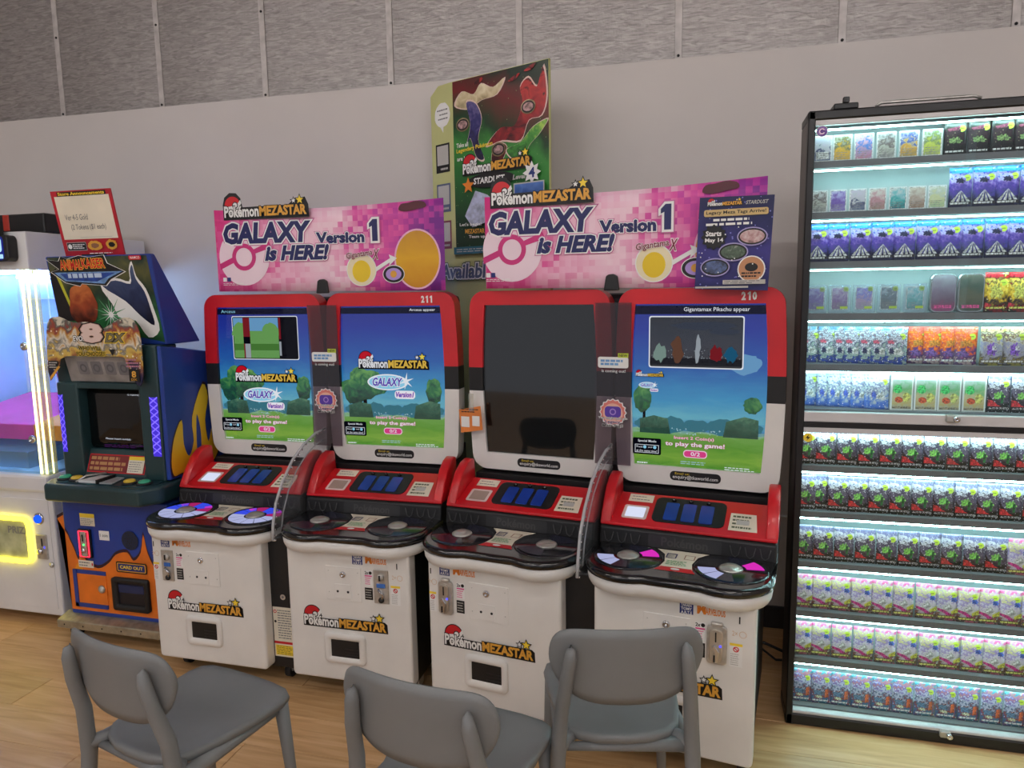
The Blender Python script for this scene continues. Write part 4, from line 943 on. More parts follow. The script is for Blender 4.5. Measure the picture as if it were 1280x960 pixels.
FL = [(2.435, 0.813), (2.463, 0.909), (2.515, 0.976), (2.517, 0.871), (2.544, 0.813), (2.579, 0.872), (2.58, 0.977), (2.659, 1.111), (2.69, 1.05), (2.661, 0.95), (2.673, 0.85), (2.702, 0.914), (2.732, 0.96), (2.76, 0.88), (2.743, 0.809), (2.683, 0.739), (2.562, 0.705), (2.486, 0.692), (2.445, 0.746)]
FLs = [(max(2.442, p[0]+0.005), max(0.75, p[1])) for p in FL]
d = Deco(sideF); sF = smooth_poly(FLs); d.poly([(p[0], max(0.742, p[1])) for p in scale_poly(sF, 1.05)], mat('flame_outline', (52, 24, 40), 0.4, var=0)); d.poly(sF, FLY)
d.poly(smooth_poly([(2.615, 0.985), (2.632, 0.91), (2.628, 0.82), (2.615, 0.80), (2.602, 0.82), (2.604, 0.9)]), KBLUE); d.poly(smooth_poly([(2.705, 0.95), (2.725, 0.88), (2.735, 0.84), (2.72, 0.82), (2.706, 0.86)]), KBLUE)
d.build('flame_print', upb, 'yellow painted flames')
# front panel art
d = Deco(front(2.40))
fl1 = [(-2.66, 0.56), (-2.645, 0.47), (-2.62, 0.41), (-2.60, 0.36), (-2.585, 0.41), (-2.56, 0.36), (-2.50, 0.33), (-2.44, 0.36), (-2.40, 0.40), (-2.34, 0.415), (-2.31, 0.38), (-2.27, 0.42), (-2.25, 0.50), (-2.235, 0.42), (-2.20, 0.36), (-2.16, 0.44), (-2.125, 0.48), (-2.125, 0.13), (-2.66, 0.13)]
s1 = smooth_poly(fl1[:-2], 3)[:-4]+fl1[-2:]
d.poly([(p[0], p[1]+0.014 if p[1] > 0.2 else p[1]) for p in s1], mat('flame_outline', (52, 24, 40))); d.poly(s1, FLO)
d.poly(smooth_poly([(-2.63, 0.30), (-2.60, 0.35), (-2.57, 0.30), (-2.54, 0.31), (-2.56, 0.24), (-2.62, 0.22)]), FLY)
d.rect(-2.572, 0.519, -2.495, 0.574, CREAM); d.rect(-2.572, 0.556, -2.495, 0.574, YELLOW); d.lines(-2.568, 0.522, -2.50, 0.553, 4, GREY, 0.35, 3)
d.rect(-2.477, 0.461, -2.424, 0.503, WHITE2); d.text('1 coin', -2.472, 0.476, -2.432, 0.490, INK, 0.01)
d.rect(-2.60, 0.33, -2.52, 0.362, CREAM); d.lines(-2.597, 0.333, -2.535, 0.358, 2, GREY, 0.4, 5); d.rect(-2.53, 0.34, -2.523, 0.352, REDP)
d.disc(-2.318, 0.47, 0.042, mat('speaker_mesh', (24, 34, 60), 0.6, bump=0.5, bscale=300))
for a in range(6):
    for k in range(1, 4): d.disc(-2.318+0.012*k*math.cos(R(a*60+k*20)), 0.47+0.012*k*math.sin(R(a*60+k*20)), 0.003, INK, n=8); d.n -= STEP
d.n += STEP
d.rrect(-2.40, 0.325, -2.243, 0.373, 0.008, INK); d.rrect(-2.395, 0.330, -2.248, 0.368, 0.006, mat('sign_gold', (220, 160, 50), 0.4, var=0)); d.rrect(-2.39, 0.334, -2.253, 0.364, 0.005, DBLUE); d.text('CARD OUT', -2.38, 0.342, -2.262, 0.357, YELLOW, 0.03)
d.build('flame_print', low, 'orange painted flames')
b = MB(); b.prism(rr(-2.582, 0.376, -2.518, 0.505, 0.004, 2), 2.388, 2.40, 'y', BLACK, 0.002, 1); b.box(-2.562, -2.534, 2.380, 2.39, 0.385, 0.497, STEEL, 0.003, 1); b.lathe([(0.012, 0), (0.010, 0.005), (0, 0.006)], (-2.548, 2.38, 0.415), 'y', CHROME, 14); b.box(-2.55, -2.546, 2.377, 2.381, 0.455, 0.485, INK); b.build('coin_door', low)
b = MB(); o1 = rr(-2.576, 0.382, -2.524, 0.50, 0.004, 2); o2 = rr(-2.572, 0.386, -2.528, 0.496, 0.004, 2); b.loft([[(p[0], y, p[1]) for p in o] for o, y in ((o1, 2.388), (o1, 2.384), (o2, 2.384), (o2, 2.388))], emit('red_rim_lamp', (255, 50, 70), 2.2), cap=False); b.lathe([(0.005, 0), (0, 0.004)], (-2.545, 2.379, 0.44), 'y', emit('green_led', (80, 255, 120), 2.0), 10); b.build('coin_door_lamp', low, 'glowing red rim of the coin door')
b = MB(); o = [(-2.632, 0.148), (-2.461, 0.148), (-2.461, 0.318), (-2.632, 0.318)]
b.box(-2.632, -2.461, 2.392, 2.402, 0.148, 0.166, KBLUE); b.box(-2.632, -2.614, 2.392, 2.402, 0.148, 0.318, KBLUE); b.box(-2.632, -2.461, 2.396, 2.402, 0.300, 0.318, KBLUE); b.box(-2.614, -2.461, 2.396, 2.402, 0.166, 0.300, FLO); b.lathe([(0.018, 0), (0.018, 0.004), (0.010, 0.010), (0, 0.010)], (-2.486, 2.396, 0.238), 'y', STEEL, 18); b.build('service_door', low)
b = MB(); b.loft([[(p[0], y, p[1]) for p in o] for o, y in ((rr(-2.424, 0.155, -2.237, 0.302, 0.012, 4), 2.40), (rr(-2.424, 0.155, -2.237, 0.302, 0.012, 4), 2.385), (rr(-2.404, 0.176, -2.258, 0.284, 0.006, 4), 2.385), (rr(-2.40, 0.18, -2.262, 0.28, 0.006, 4), 2.398))], BLACK, cap=False); b.box(-2.40, -2.262, 2.396, 2.399, 0.18, 0.28, mat('recess_dark', (14, 18, 30), 0.3)); b.box(-2.395, -2.267, 2.393, 2.397, 0.235, 0.27, mat('recess_blue', (26, 42, 84), 0.2)); b.build('card_outlet', low, 'black card outlet')
# kick plate on casters
KICK = mat('kick_plate', (176, 170, 150), 0.4, metal=0.7, var=0.1, scale=30)
b = MB(); b.prism([(2.35, 0.062), (2.35, 0.098), (2.42, 0.116), (2.42, 0.062)], -2.70, -2.13, 'x', KICK, 0.003, 1); b.box(-2.69, -2.14, 2.42, 2.98, 0.075, 0.11, BLACK)
for q in range(6): b.lathe([(0.004, 0), (0, 0.003)], (-2.66+q*0.1, 2.35, 0.08), 'y', INK, 8)
kp(b, 'kick_plate')
for x in (-2.66, -2.18):
    for y in (2.42, 2.93):
        b = MB(); b.tube([(x-0.012, y, 0.032), (x+0.012, y, 0.032)], 0.032, mat('rubber_dark', (30, 30, 32)), 14); b.box(x-0.02, x+0.02, y-0.02, y+0.02, 0.04, 0.08, STEEL); kp(b, 'caster')
# control deck
b = MB(); b.prism([(-2.635, 2.295), (-2.165, 2.295), (-2.108, 2.37), (-2.108, 2.53), (-2.68, 2.53), (-2.68, 2.37)], 0.652, 0.728, 'z', KGREEN, 0.014, 3); cd = kp(b, 'control_deck')
deckp = [(-2.60, 2.325), (-2.19, 2.325), (-2.145, 2.385), (-2.145, 2.43), (-2.645, 2.43), (-2.645, 2.385)]
b = MB(); b.prism(deckp, 0.728, 0.731, 'z', art('control_print', [(0.0, (20, 50, 60)), (0.5, (60, 110, 120)), (1.0, (170, 180, 160))], 0.3, 0.9, 12, z0=0.73)); b.build('control_print', cd)
for i, (x, y, m_) in enumerate([(-2.60, 2.375, (60, 170, 130)), (-2.535, 2.370, (226, 190, 60)), (-2.265, 2.368, (226, 190, 60)), (-2.195, 2.372, (60, 170, 130))]):
    b = MB(); b.lathe([(0.032, 0), (0.031, 0.006), (0.025, 0.008)], (x, y, 0.731), 'z', BLACK, 20); b.lathe([(0.024, 0.006), (0.023, 0.014), (0.015, 0.018), (0, 0.019)], (x, y, 0.731), 'z', mat('button_%s' % m_[0], m_, 0.25, coat=0.3), 20); b.build('button', cd)
b = MB(); b.prism([(-2.49, 2.33), (-2.40, 2.33), (-2.41, 2.43), (-2.47, 2.43)], 0.731, 0.742, 'z', mat('slot_white', (216, 218, 220), 0.3), 0.003, 1); b.prism([(-2.385, 2.33), (-2.32, 2.33), (-2.345, 2.43), (-2.385, 2.43)], 0.731, 0.738, 'z', mat('slot_grey', (160, 166, 170), 0.3), 0.003, 1); b.box(-2.40, -2.39, 2.33, 2.43, 0.731, 0.748, BLACK)
b.build('card_slot', cd)
b = MB(); b.tube([(-2.50+0.0, 2.33, 0.735), (-2.485, 2.37, 0.752), (-2.43, 2.42, 0.755)], 0.004, STEEL, 6); b.build('guard_wire', cd)
# monitor surround
b = MB(); b.box(-2.658, -2.548, 2.425, 2.55, 0.728, 1.14, KGREEN, 0.008); b.box(-2.238, -2.136, 2.425, 2.55, 0.728, 1.30, KGREEN, 0.008); b.prism([(2.425, 0.728), (2.425, 0.742), (2.465, 0.848), (2.55, 0.848), (2.55, 0.728)], -2.55, -2.236, 'x', KGREEN, 0.004, 1); b.prism([(2.425, 1.115), (2.425, 1.14), (2.55, 1.14), (2.55, 1.108), (2.47, 1.108)], -2.55, -2.236, 'x', KGREEN, 0.003, 1); b.box(-2.658, -2.548, 2.44, 2.55, 1.14, 1.30, KGREEN)
mon = kp(b, 'monitor_surround')
b = MB(); rings = []
for k, (sc_, y) in enumerate(((1.0, 2.478), (0.98, 2.472), (0.7, 2.468), (0.3, 2.466))):
    cx_, cz_ = -2.393, 0.979; hw, hh = 0.157*sc_, 0.131*sc_
    rings.append([(p[0], y, p[1]) for p in rr(cx_-hw, cz_-hh, cx_+hw, cz_+hh, 0.02*sc_, 3)])
b.loft(rings, mat('tube_glass', (10, 11, 13), 0.05, var=0.0, spec=0.7), cap=True); b.build('display', mon)
d = Deco(front(2.464)); d.text('Please insert coin(s).', -2.46, 0.888, -2.33, 0.898, emit('crt_text', (220, 225, 235), 0.8), 0.01); d.text('© NAMCO', -2.33, 1.083, -2.255, 1.09, emit('crt_text', (220, 225, 235), 0.8)); d.lines(-2.47, 0.855, -2.26, 0.87, 2, emit('crt_dim', (90, 40, 110), 0.5), 0.4, 2); d.build('screen_text', mon)
d = Deco(lambda u, v, n: (u, 2.425+(v-0.742)*0.377-n, v))
d.rect(-2.54, 0.752, -2.245, 0.826, mat('strip_red', (120, 36, 40), 0.4, var=0)); d.lines(-2.53, 0.758, -2.34, 0.820, 3, mat('strip_tan', (186, 140, 90), 0.4, var=0), 0.6, 3); d.frame(-2.54, 0.752, -2.245, 0.826, 0.004, REDP); d.rect(-2.335, 0.756, -2.255, 0.822, CREAM); d.rect(-2.335, 0.808, -2.255, 0.822, YELLOW); d.lines(-2.33, 0.76, -2.26, 0.804, 5, GREY, 0.3, 6)
d.build('instruction_strip', mon)
VIOLED = emit('violet_lamp', (120, 100, 255), 1.6)
VIOLED2 = emit('violet_lamp_dim', (70, 50, 200), 1.1)
for x0, x1 in ((-2.652, -2.628), (-2.186, -2.146)):
    d = Deco(front(2.425)); d.rect(x0, 0.836, x1, 1.085, VIOLED2)
    for k in range(8):
        z = 0.845+k*0.03; d.poly([(x0, z), (x1, z+0.028), (x1, z+0.034), (x0, z+0.006)], VIOLED); d.n -= STEP; 
    d.n += STEP
    for k in range(8):
        z = 0.845+k*0.03; d.poly([(x1, z), (x0, z+0.028), (x0, z+0.032), (x1, z+0.004)], VIOLED); d.n -= STEP
    d.build('light_strip', mon, 'violet light strip')
# header box with the poster and die-cut topper
LEAN = 0.14
hy = lambda z: 2.42+(1.67-z)*LEAN
b = MB(); b.prism([(hy(1.668), 1.668), (hy(1.30), 1.30), (2.68, 1.30), (2.445, 1.668)], -2.645, X1, 'x', KBLUE, 0.004, 1); hd = kp(b, 'header_box')
hf = lambda u, v, n: (u, hy(v)-n, v)
d = Deco(hf)
d.poly([(-2.635, 1.665), (-2.14, 1.662), (-2.125, 1.31), (-2.64, 1.40)], art('header_print', [(0.0, (30, 70, 40)), (0.3, (40, 110, 60)), (0.55, (24, 50, 36)), (0.8, (90, 90, 50)), (1.0, (40, 60, 50))], 0.36, 0.3, 12, z0=1.31))
d.poly([(-2.635, 1.60), (-2.60, 1.62), (-2.545, 1.40), (-2.64, 1.40)], INK); d.poly([(-2.61, 1.60), (-2.595, 1.60), (-2.545, 1.42), (-2.555, 1.41)], mat('lime_ray', (190, 190, 50), 0.4, var=0))
# dark navy and russet swirls where the drawn animals are
d.poly(smooth_poly([(-2.39, 1.545), (-2.31, 1.575), (-2.245, 1.56), (-2.235, 1.61), (-2.215, 1.64), (-2.205, 1.58), (-2.17, 1.53), (-2.15, 1.45), (-2.14, 1.36), (-2.20, 1.33), (-2.25, 1.40), (-2.32, 1.40), (-2.35, 1.47)]), WHITE2)
d.poly(smooth_poly([(-2.38, 1.543), (-2.31, 1.565), (-2.24, 1.55), (-2.232, 1.60), (-2.216, 1.625), (-2.21, 1.57), (-2.18, 1.52), (-2.165, 1.45), (-2.16, 1.38), (-2.22, 1.42), (-2.28, 1.48)]), art('navy_swirl', [(0.0, (16, 20, 44)), (0.5, (30, 44, 84)), (1.0, (70, 86, 120))], 0.2, 0.4, 16, z0=1.4))
d.poly(smooth_poly([(-2.54, 1.54), (-2.46, 1.55), (-2.43, 1.49), (-2.425, 1.46), (-2.45, 1.40), (-2.52, 1.38), (-2.57, 1.42), (-2.56, 1.49)]), art('russet_swirl', [(0.0, (70, 26, 16)), (0.5, (150, 62, 30)), (1.0, (206, 120, 60))], 0.16, 0.5, 18, z0=1.39))
d.star(-2.365, 1.425, 0.085, mat('green_flare', (90, 160, 110), 0.4, var=0), 0.15, 90, 10); d.star(-2.365, 1.425, 0.05, WHITE2, 0.15, 72, 10); d.disc(-2.365, 1.425, 0.012, WHITE2)
bu = [(-2.635, 1.655), (-2.575, 1.648), (-2.56, 1.668), (-2.53, 1.655), (-2.47, 1.668), (-2.42, 1.66), (-2.345, 1.668), (-2.335, 1.635), (-2.255, 1.60), (-2.33, 1.57), (-2.36, 1.545), (-2.48, 1.555), (-2.49, 1.545), (-2.56, 1.56), (-2.625, 1.605), (-2.58, 1.615)]
d.poly(scale_poly(bu, 1.03), WHITE2); d.poly(bu, INK); d.poly([(-2.61, 1.602), (-2.265, 1.602), (-2.34, 1.575), (-2.365, 1.553), (-2.56, 1.566)], mat('steel_blue', (110, 150, 200), 0.4, var=0.2, scale=40)); d.poly([(-2.58, 1.597), (-2.30, 1.597), (-2.40, 1.562), (-2.55, 1.57)], mat('royal_blue', (36, 70, 150), 0.4, var=0.2, scale=30))
d.text('ANIMAL', -2.572, 1.612, -2.46, 1.652, REDP, 0.03, 0, out=YELLOW, ow=0.035); d.text('KAISER', -2.46, 1.616, -2.345, 1.656, REDP, 0.03, 0, out=YELLOW, ow=0.035); d.lines(-2.54, 1.576, -2.32, 1.598, 1, mat('ice_print', (190, 210, 236), 0.4, var=0), 0.8, 4)
d.rrect(-2.222, 1.645, -2.162, 1.663, 0.006, REDP); d.text('NAMCO', -2.215, 1.649, -2.169, 1.659, WHITE2, 0.02)
d.build('header_print', hd)
b = MB(); die = smooth_poly([(-2.65, 1.36), (-2.63, 1.41), (-2.58, 1.42), (-2.53, 1.40), (-2.49, 1.395), (-2.45, 1.398), (-2.40, 1.39), (-2.36, 1.37), (-2.30, 1.40), (-2.25, 1.415), (-2.21, 1.405), (-2.185, 1.36), (-2.18, 1.28), (-2.182, 1.18), (-2.20, 1.135), (-2.23, 1.16), (-2.262, 1.24), (-2.30, 1.255), (-2.56, 1.255), (-2.60, 1.22), (-2.655, 1.15), (-2.66, 1.25)], 2)
vs = [(p[0], 2.398, p[1]) for p in die]+[(p[0], 2.402, p[1]) for p in die]; n = len(die)
b.add(vs, [list(range(n))[::-1], list(range(n, 2*n))]+[(i, (i+1) % n, (i+1) % n+n, i+n) for i in range(n)], art('topper_print', [(0.0, (26, 30, 60)), (0.2, (60, 50, 80)), (0.32, (170, 110, 60)), (0.45, (216, 186, 90)), (0.52, (120, 116, 110)), (0.62, (220, 212, 196)), (0.72, (196, 150, 70)), (0.82, (150, 60, 50)), (0.92, (90, 96, 90)), (1.0, (214, 206, 186))], 0.28, 0.45, 20, z0=1.14, mix=((236, 226, 200), 40, 0.16)))
tpo = b.build('topper', hd, 'die-cut card topper')
d = Deco(front(2.398), 0.001)
d.text('8', -2.475, 1.312, -2.365, 1.392, mat('rose_metal', (226, 200, 190), 0.3, var=0), 0.05, 0, out=(INK, mat('rose_rim', (190, 150, 130), 0.3, var=0)), ow=(0.06, 0.02)); d.text('EVO.', -2.513, 1.318, -2.46, 1.340, WHITE2, 0.03, 0, out=INK, ow=0.07); d.text('DX', -2.352, 1.314, -2.252, 1.352, mat('dx_grey', (120, 110, 80), 0.3, var=0), 0.04, 0.25, out=(YELLOW, INK), ow=(0.1, 0.04))
d.text('WHO WILL', -2.49, 1.280, -2.375, 1.298, INK, 0.03, 0, out=YELLOW, ow=0.05); d.text('YOU CHOOSE!?', -2.505, 1.256, -2.355, 1.276, INK, 0.03, 0, out=YELLOW, ow=0.05); d.poly([(-2.335, 1.285), (-2.305, 1.285), (-2.32, 1.258)], INK)
d.rect(-2.652, 1.20, -2.60, 1.235, INK); d.lines(-2.648, 1.203, -2.605, 1.232, 3, GREYL, 0.5, 2); d.poly([(-2.65, 1.165), (-2.60, 1.215), (-2.59, 1.21), (-2.65, 1.15)], GOLD); d.rect(-2.245, 1.155, -2.195, 1.205, INK); d.text('8', -2.232, 1.17, -2.21, 1.198, GOLD, 0.03); d.text('DX', -2.235, 1.158, -2.207, 1.167, GOLD, 0.02); d.lines(-2.255, 1.21, -2.19, 1.25, 3, mat('rose_line', (190, 130, 150), 0.4, var=0), 0.5, 4)
d.build('topper_print', tpo)
SILV = mat('silver_sheet', (170, 170, 172), 0.35, metal=0.6, var=0.12, scale=18)
b = MB(); b.prism([(2.412, 1.255), (2.438, 1.142), (2.475, 1.142), (2.475, 1.255)], -2.59, -2.235, 'x', SILV, 0.003, 1); sbx = kp(b, 'card_display', 'silver card holder box')
d = Deco(lambda u, v, n: (u, 2.412+(1.255-v)*0.23-n, v))
for k in range(4): d.rrect(-2.53+k*0.068, 1.175, -2.475+k*0.068, 1.232, 0.008, mat('slot_shadow', (138, 138, 142), 0.4, metal=0.4, var=0.1)); d.n -= STEP; 
d.n += STEP
for k in range(4): d.ring(-2.5025+k*0.068, 1.203, 0.010, 0.018, mat('slot_mark', (96, 96, 104), 0.4, var=0)); d.n -= STEP
d.build('card_holder_print', sbx)

# red-framed notice standing on the header
t = thing('notice_sign', 'red framed handwritten notice standing on the blue flame cabinet', 'sign', (-2.456, 2.49, 1.672), 0)
b = MB(); sg = lambda u, v, n: (u, -v*0.19-n, v)
o = [(-0.152, 0.0), (0.150, 0.0), (0.150, 0.262), (-0.152, 0.262)]
b.add([sg(u, v, 0) for u, v in o]+[sg(u, v, -0.006) for u, v in o], [(0, 1, 2, 3), (7, 6, 5, 4), (0, 1, 5, 4), (1, 2, 6, 5), (2, 3, 7, 6), (3, 0, 4, 7)], mat('notice_red', (180, 28, 44), 0.4)); b.build('board', t)
b = MB(); b.box(-0.06, 0.06, -0.01, 0.03, -0.002, 0.006, BLACK); b.build('foot', t)
d = Deco(sg); d.rect(-0.137, 0.068, 0.137, 0.240, CREAM); d.rect(-0.120, 0.240, 0.125, 0.257, INK); d.text('Store Announcements', -0.115, 0.243, 0.118, 0.256, YELLOW, 0.03)
d.text('Ver 4-5 Gold', -0.105, 0.145, 0.01, 0.168, GREY, 0.0, 0.1); d.text('(2 Tokens ($1 each)', -0.085, 0.10, 0.09, 0.128, GREY, 0.0, 0.1); d.rect(-0.05, 0.074, 0.11, 0.0755, GREYL)
d.rect(-0.13, 0.022, -0.03, 0.056, GREYL); d.rect(-0.128, 0.024, -0.032, 0.054, INK); d.disc(-0.114, 0.039, 0.010, WHITE2); d.lines(-0.10, 0.028, -0.036, 0.05, 3, WHITE2, 0.5, 2); d.poly(blob(0.015, 0.04, 0.036, 0.02, 3), GOLD); d.poly(blob(0.10, 0.042, 0.028, 0.02, 4), GOLD); d.poly(blob(0.015, 0.04, 0.02, 0.010, 5), mat('brown_print', (150, 100, 70))); d.poly(blob(0.10, 0.042, 0.016, 0.010, 6), INK)
d.lines(-0.02, 0.006, 0.13, 0.012, 1, WHITE2, 0.5, 3)
d.build('print', t)

# ================================================================ WHITE CRANE GAME CABINET (left edge)
CB = Vector((-3.17, 2.80, 0))
t = thing('crane_game', 'white crane game cabinet with lit glass and yellow neon prize door', 'arcade machine', CB)
def cp(b, name, label=None): return b.build(name, t, label, loc=-CB)
CW = mat('crane_white', (226, 226, 228), 0.4, var=0.02)
CX0, CX1, CY0, CY1 = -3.62, -2.78, 2.46, 3.14
b = MB(); b.box(CX0, CX1, CY0, CY1, 0.05, 0.635, CW, 0.008); b.box(CX0-0.0, CX1, CY0-0.02, CY1, 0.635, 0.715, CW, 0.014); lowc = cp(b, 'base_cabinet')
for x in (CX0+0.06, CX1-0.06):
    for y in (CY0+0.06, CY1-0.06):
        b = MB(); b.lathe([(0.022, 0.0), (0.022, 0.012), (0.008, 0.016), (0.008, 0.055)], (x, y, 0), 'z', STEEL, 12); cp(b, 'foot')
b = MB(); b.box(-3.50, -2.805, CY0-0.003, CY0, 0.085, 0.60, CW, 0.001, 1); door = b.build('service_door', lowc)
b = MB(); b.lathe([(0.013, 0), (0.012, 0.006), (0, 0.008)], (-2.815+0.0, CY0-0.003, 0.297), 'y', STEEL, 16); b.build('lock', lowc)
NEON = emit('yellow_neon', (255, 232, 60), 5.0)
NX0, NX1, NZ0, NZ1 = -3.19, -2.918, 0.305, 0.505
b = MB(); o = rr(NX0, NZ0, NX1, NZ1, 0.03, 6); path = [(p[0], CY0-0.012, p[1]) for p in o]+[(o[0][0], CY0-0.012, o[0][1])]
b.tube(path, 0.011, NEON, 8); b.build('neon_frame', lowc, 'glowing yellow neon frame')
b = MB(); b.prism(rr(NX0+0.008, NZ0+0.008, NX1-0.008, NZ1-0.008, 0.025, 5), CY0-0.006, CY0-0.002, 'y', mat('prize_flap', (176, 180, 150), 0.2, var=0.15, scale=12)); pf = b.build('prize_flap', lowc)
d = Deco(front(CY0-0.006)); d.text('PRIZE', -3.045, 0.432, -2.925, 0.466, GREY, 0.03); d.build('lettering', pf)
b = MB(); b.lathe([(0.028, 0), (0.028, 0.006), (0.022, 0.010)], (-2.862, CY0, 0.51), 'y', CHROME, 22); b.lathe([(0.021, 0.006), (0.018, 0.016), (0, 0.018)], (-2.862, CY0, 0.51), 'y', emit('blue_button', (30, 90, 255), 1.3), 20); b.build('button', lowc, 'blue lit push button')
b = MB(); b.box(-2.885, -2.828, CY0-0.012, CY0, 0.322, 0.437, STEEL, 0.003, 1); b.lathe([(0.016, 0), (0.012, 0.012), (0, 0.013)], (-2.862, CY0-0.01, 0.36), 'y', CHROME, 14); b.box(-2.852, -2.848, CY0-0.0145, CY0-0.011, 0.385, 0.42, INK); b.box(-2.84, -2.835, CY0-0.0145, CY0-0.011, 0.375, 0.385, emit('coin_led', (90, 90, 255), 1.5)); b.build('coin_slot', lowc)
# glass housing
b = MB(); b.box(CX0, CX1, CY0, CY1, 1.62, 1.782, CW, 0.006); hdr = cp(b, 'header_box')
LEDY = emit('warm_led', (255, 244, 176), 3.0)
b = MB(); b.box(CX1-0.045, CX1, CY0, CY0+0.045, 0.715, 1.62, clear('post_acrylic', (250, 246, 220), 0.25, 0.05)); ps = cp(b, 'corner_post')
b = MB(); b.box(CX1-0.046, CX1-0.034, CY0-0.004, CY0-0.001, 0.72, 1.615, LEDY); b.box(CX1-0.016, CX1-0.006, CY0-0.004, CY0-0.001, 0.72, 1.615, LEDY); b.box(CX1+0.001, CX1+0.003, CY0+0.018, CY0+0.024, 0.72, 1.615, LEDY); b.build('light_strip', ps, 'glowing yellow light strip')
b = MB(); b.box(CX1-0.03, CX1-0.005, CY1-0.03, CY1-0.005, 0.715, 1.62, CW); b.box(CX0+0.005, CX0+0.03, CY1-0.03, CY1-0.005, 0.715, 1.62, CW); b.box(CX0+0.005, CX0+0.03, CY0+0.005, CY0+0.03, 0.715, 1.62, CW); cp(b, 'corner_frame')
GLS = clear('crane_glass', (244, 250, 255), 0.02, 0.02, 1.4)
b = MB(); b.box(CX0+0.03, CX1-0.046, CY0+0.004, CY0+0.008, 0.715, 1.62, GLS); cp(b, 'front_glass')
b = MB(); b.box(CX1-0.008, CX1-0.004, CY0+0.046, CY1-0.03, 0.715, 1.62, GLS); cp(b, 'side_glass')
BLUEP = mat('crane_back_panel', (184, 210, 244), 0.3, var=0.05)
b = MB(); b.box(CX0+0.03, CX1-0.03, CY1-0.022, CY1-0.012, 0.715, 1.62, BLUEP); bp_ = cp(b, 'back_panel')
b = MB(); b.box(CX0+0.006, CX0+0.012, CY0+0.03, CY1-0.03, 0.715, 1.62, BLUEP); cp(b, 'side_wall')
b = MB()
for k in range(6): b.box(CX0+0.04, CX1-0.04, CY1-0.028, CY1-0.022, 0.84+k*0.13, 0.846+k*0.13, mat('grid_white', (236, 240, 250), 0.3))
for k in range(6): b.box(CX0+0.09+k*0.12, CX0+0.096+k*0.12, CY1-0.028, CY1-0.022, 0.72, 1.61, mat('grid_white', (236, 240, 250)))
b.build('back_grid', bp_)
LEDB = emit('blue_white_led', (165, 205, 255), 52.0)
b = MB(); b.box(CX0+0.05, CX1-0.06, CY0+0.05, CY0+0.065, 1.605, 1.618, LEDB); b.box(CX0+0.05, CX1-0.05, CY1-0.06, CY1-0.045, 1.605, 1.618, LEDB); b.box(CX1-0.05, CX1-0.04, CY0+0.07, CY1-0.06, 1.605, 1.618, LEDB); cp(b, 'inner_lamp', 'blue-white lamp strip')
b = MB(); b.box(CX0+0.03, CX1-0.012, CY0+0.01, CY1-0.03, 0.712, 0.725, mat('prize_floor', (170, 214, 236), 0.3)); cp(b, 'prize_floor')
b = MB(); b.prism([(CY0+0.16, 0.905), (CY1-0.05, 0.985), (CY1-0.05, 0.91), (CY0+0.16, 0.83)], CX0+0.05, -3.03, 'x', mat('ramp_pink', (232, 60, 150), 0.25), 0.003, 1); cp(b, 'pink_ramp')
b = MB(); b.prism([(CY0+0.16, 0.905), (CY1-0.05, 0.985), (CY1-0.05, 0.91), (CY0+0.16, 0.83)], -3.03, -2.80, 'x', mat('ramp_orange', (250, 150, 40), 0.25), 0.003, 1); cp(b, 'orange_ramp')
b = MB(); b.box(CX0+0.1, -2.95, CY0+0.05, CY0+0.3, 0.725, 0.80, clear('clear_tray', (190, 230, 245), 0.3, 0.05)); cp(b, 'clear_tray')
b = MB(); b.box(-3.0, -2.9, CY1-0.28, CY1-0.14, 1.02, 1.13, mat('motor_dark', (40, 46, 66), 0.4), 0.006); b.box(-3.3, -2.84, CY1-0.25, CY1-0.2, 1.13, 1.16, STEEL, 0.003, 1); b.tube([(-3.1, CY1-0.22, 1.6), (-3.1, CY1-0.22, 1.2)], 0.012, CHROME, 10)
for a in (0, 120, 240): b.tube([(-3.1, CY1-0.22, 1.22), (-3.1+0.07*math.cos(R(a)), CY1-0.22+0.07*math.sin(R(a)), 1.16), (-3.1+0.05*math.cos(R(a)), CY1-0.22+0.05*math.sin(R(a)), 1.08)], 0.006, CHROME, 8)
cp(b, 'crane_claw')
for z in (1.29, 0.875):
    b = MB(); b.lathe([(0.018, 0), (0.018, 0.010), (0.013, 0.014), (0.006, 0.014), (0.006, 0.010), (0, 0.010)], (CX1-0.068 if z > 1 else CX1-0.075, CY0+0.004, z), 'y', CHROME, 16); cp(b, 'glass_lock')
# lit marquee box on the header front
b = MB(); b.prism(rr(-3.30, 1.655, -2.825, 1.765, 0.02, 5), CY0-0.05, CY0, 'y', BLACK, 0.004, 1); mq = b.build('marquee', hdr, 'lit black-edged marquee')
d = Deco(front(CY0-0.05)); d.rrect(-3.295, 1.66, -2.845, 1.76, 0.018, emit('marquee_blue', (40, 50, 150), 0.7)); d.rrect(-3.27, 1.693, -2.855, 1.752, 0.012, emit('marquee_cyan', (190, 235, 255), 1.0)); d.text('ED', -2.955, 1.70, -2.866, 1.746, emit('marquee_white', (250, 255, 255), 1.3), 0.03, out=emit('marquee_blue2', (50, 90, 150), 0.8), ow=0.03); d.rect(-3.27, 1.666, -2.85, 1.684, emit('marquee_pale', (180, 225, 250), 1.0)); d.build('marquee_print', mq)
d = Deco(front(CY0-0.048)); d.poly([(-2.918, 1.768), (-2.893, 1.768), (-2.878, 1.825), (-2.902, 1.825), (-2.912, 1.80), (-2.925, 1.825), (-2.945, 1.825)], emit('lime_glow', (110, 250, 70), 1.4)); d.build('green_sign_print', mq)
b = MB(); b.box(-3.26, -2.868, CY0-0.048, CY0-0.02, 1.763, 1.832, BLACK, 0.004, 1); b.build('green_sign', mq)
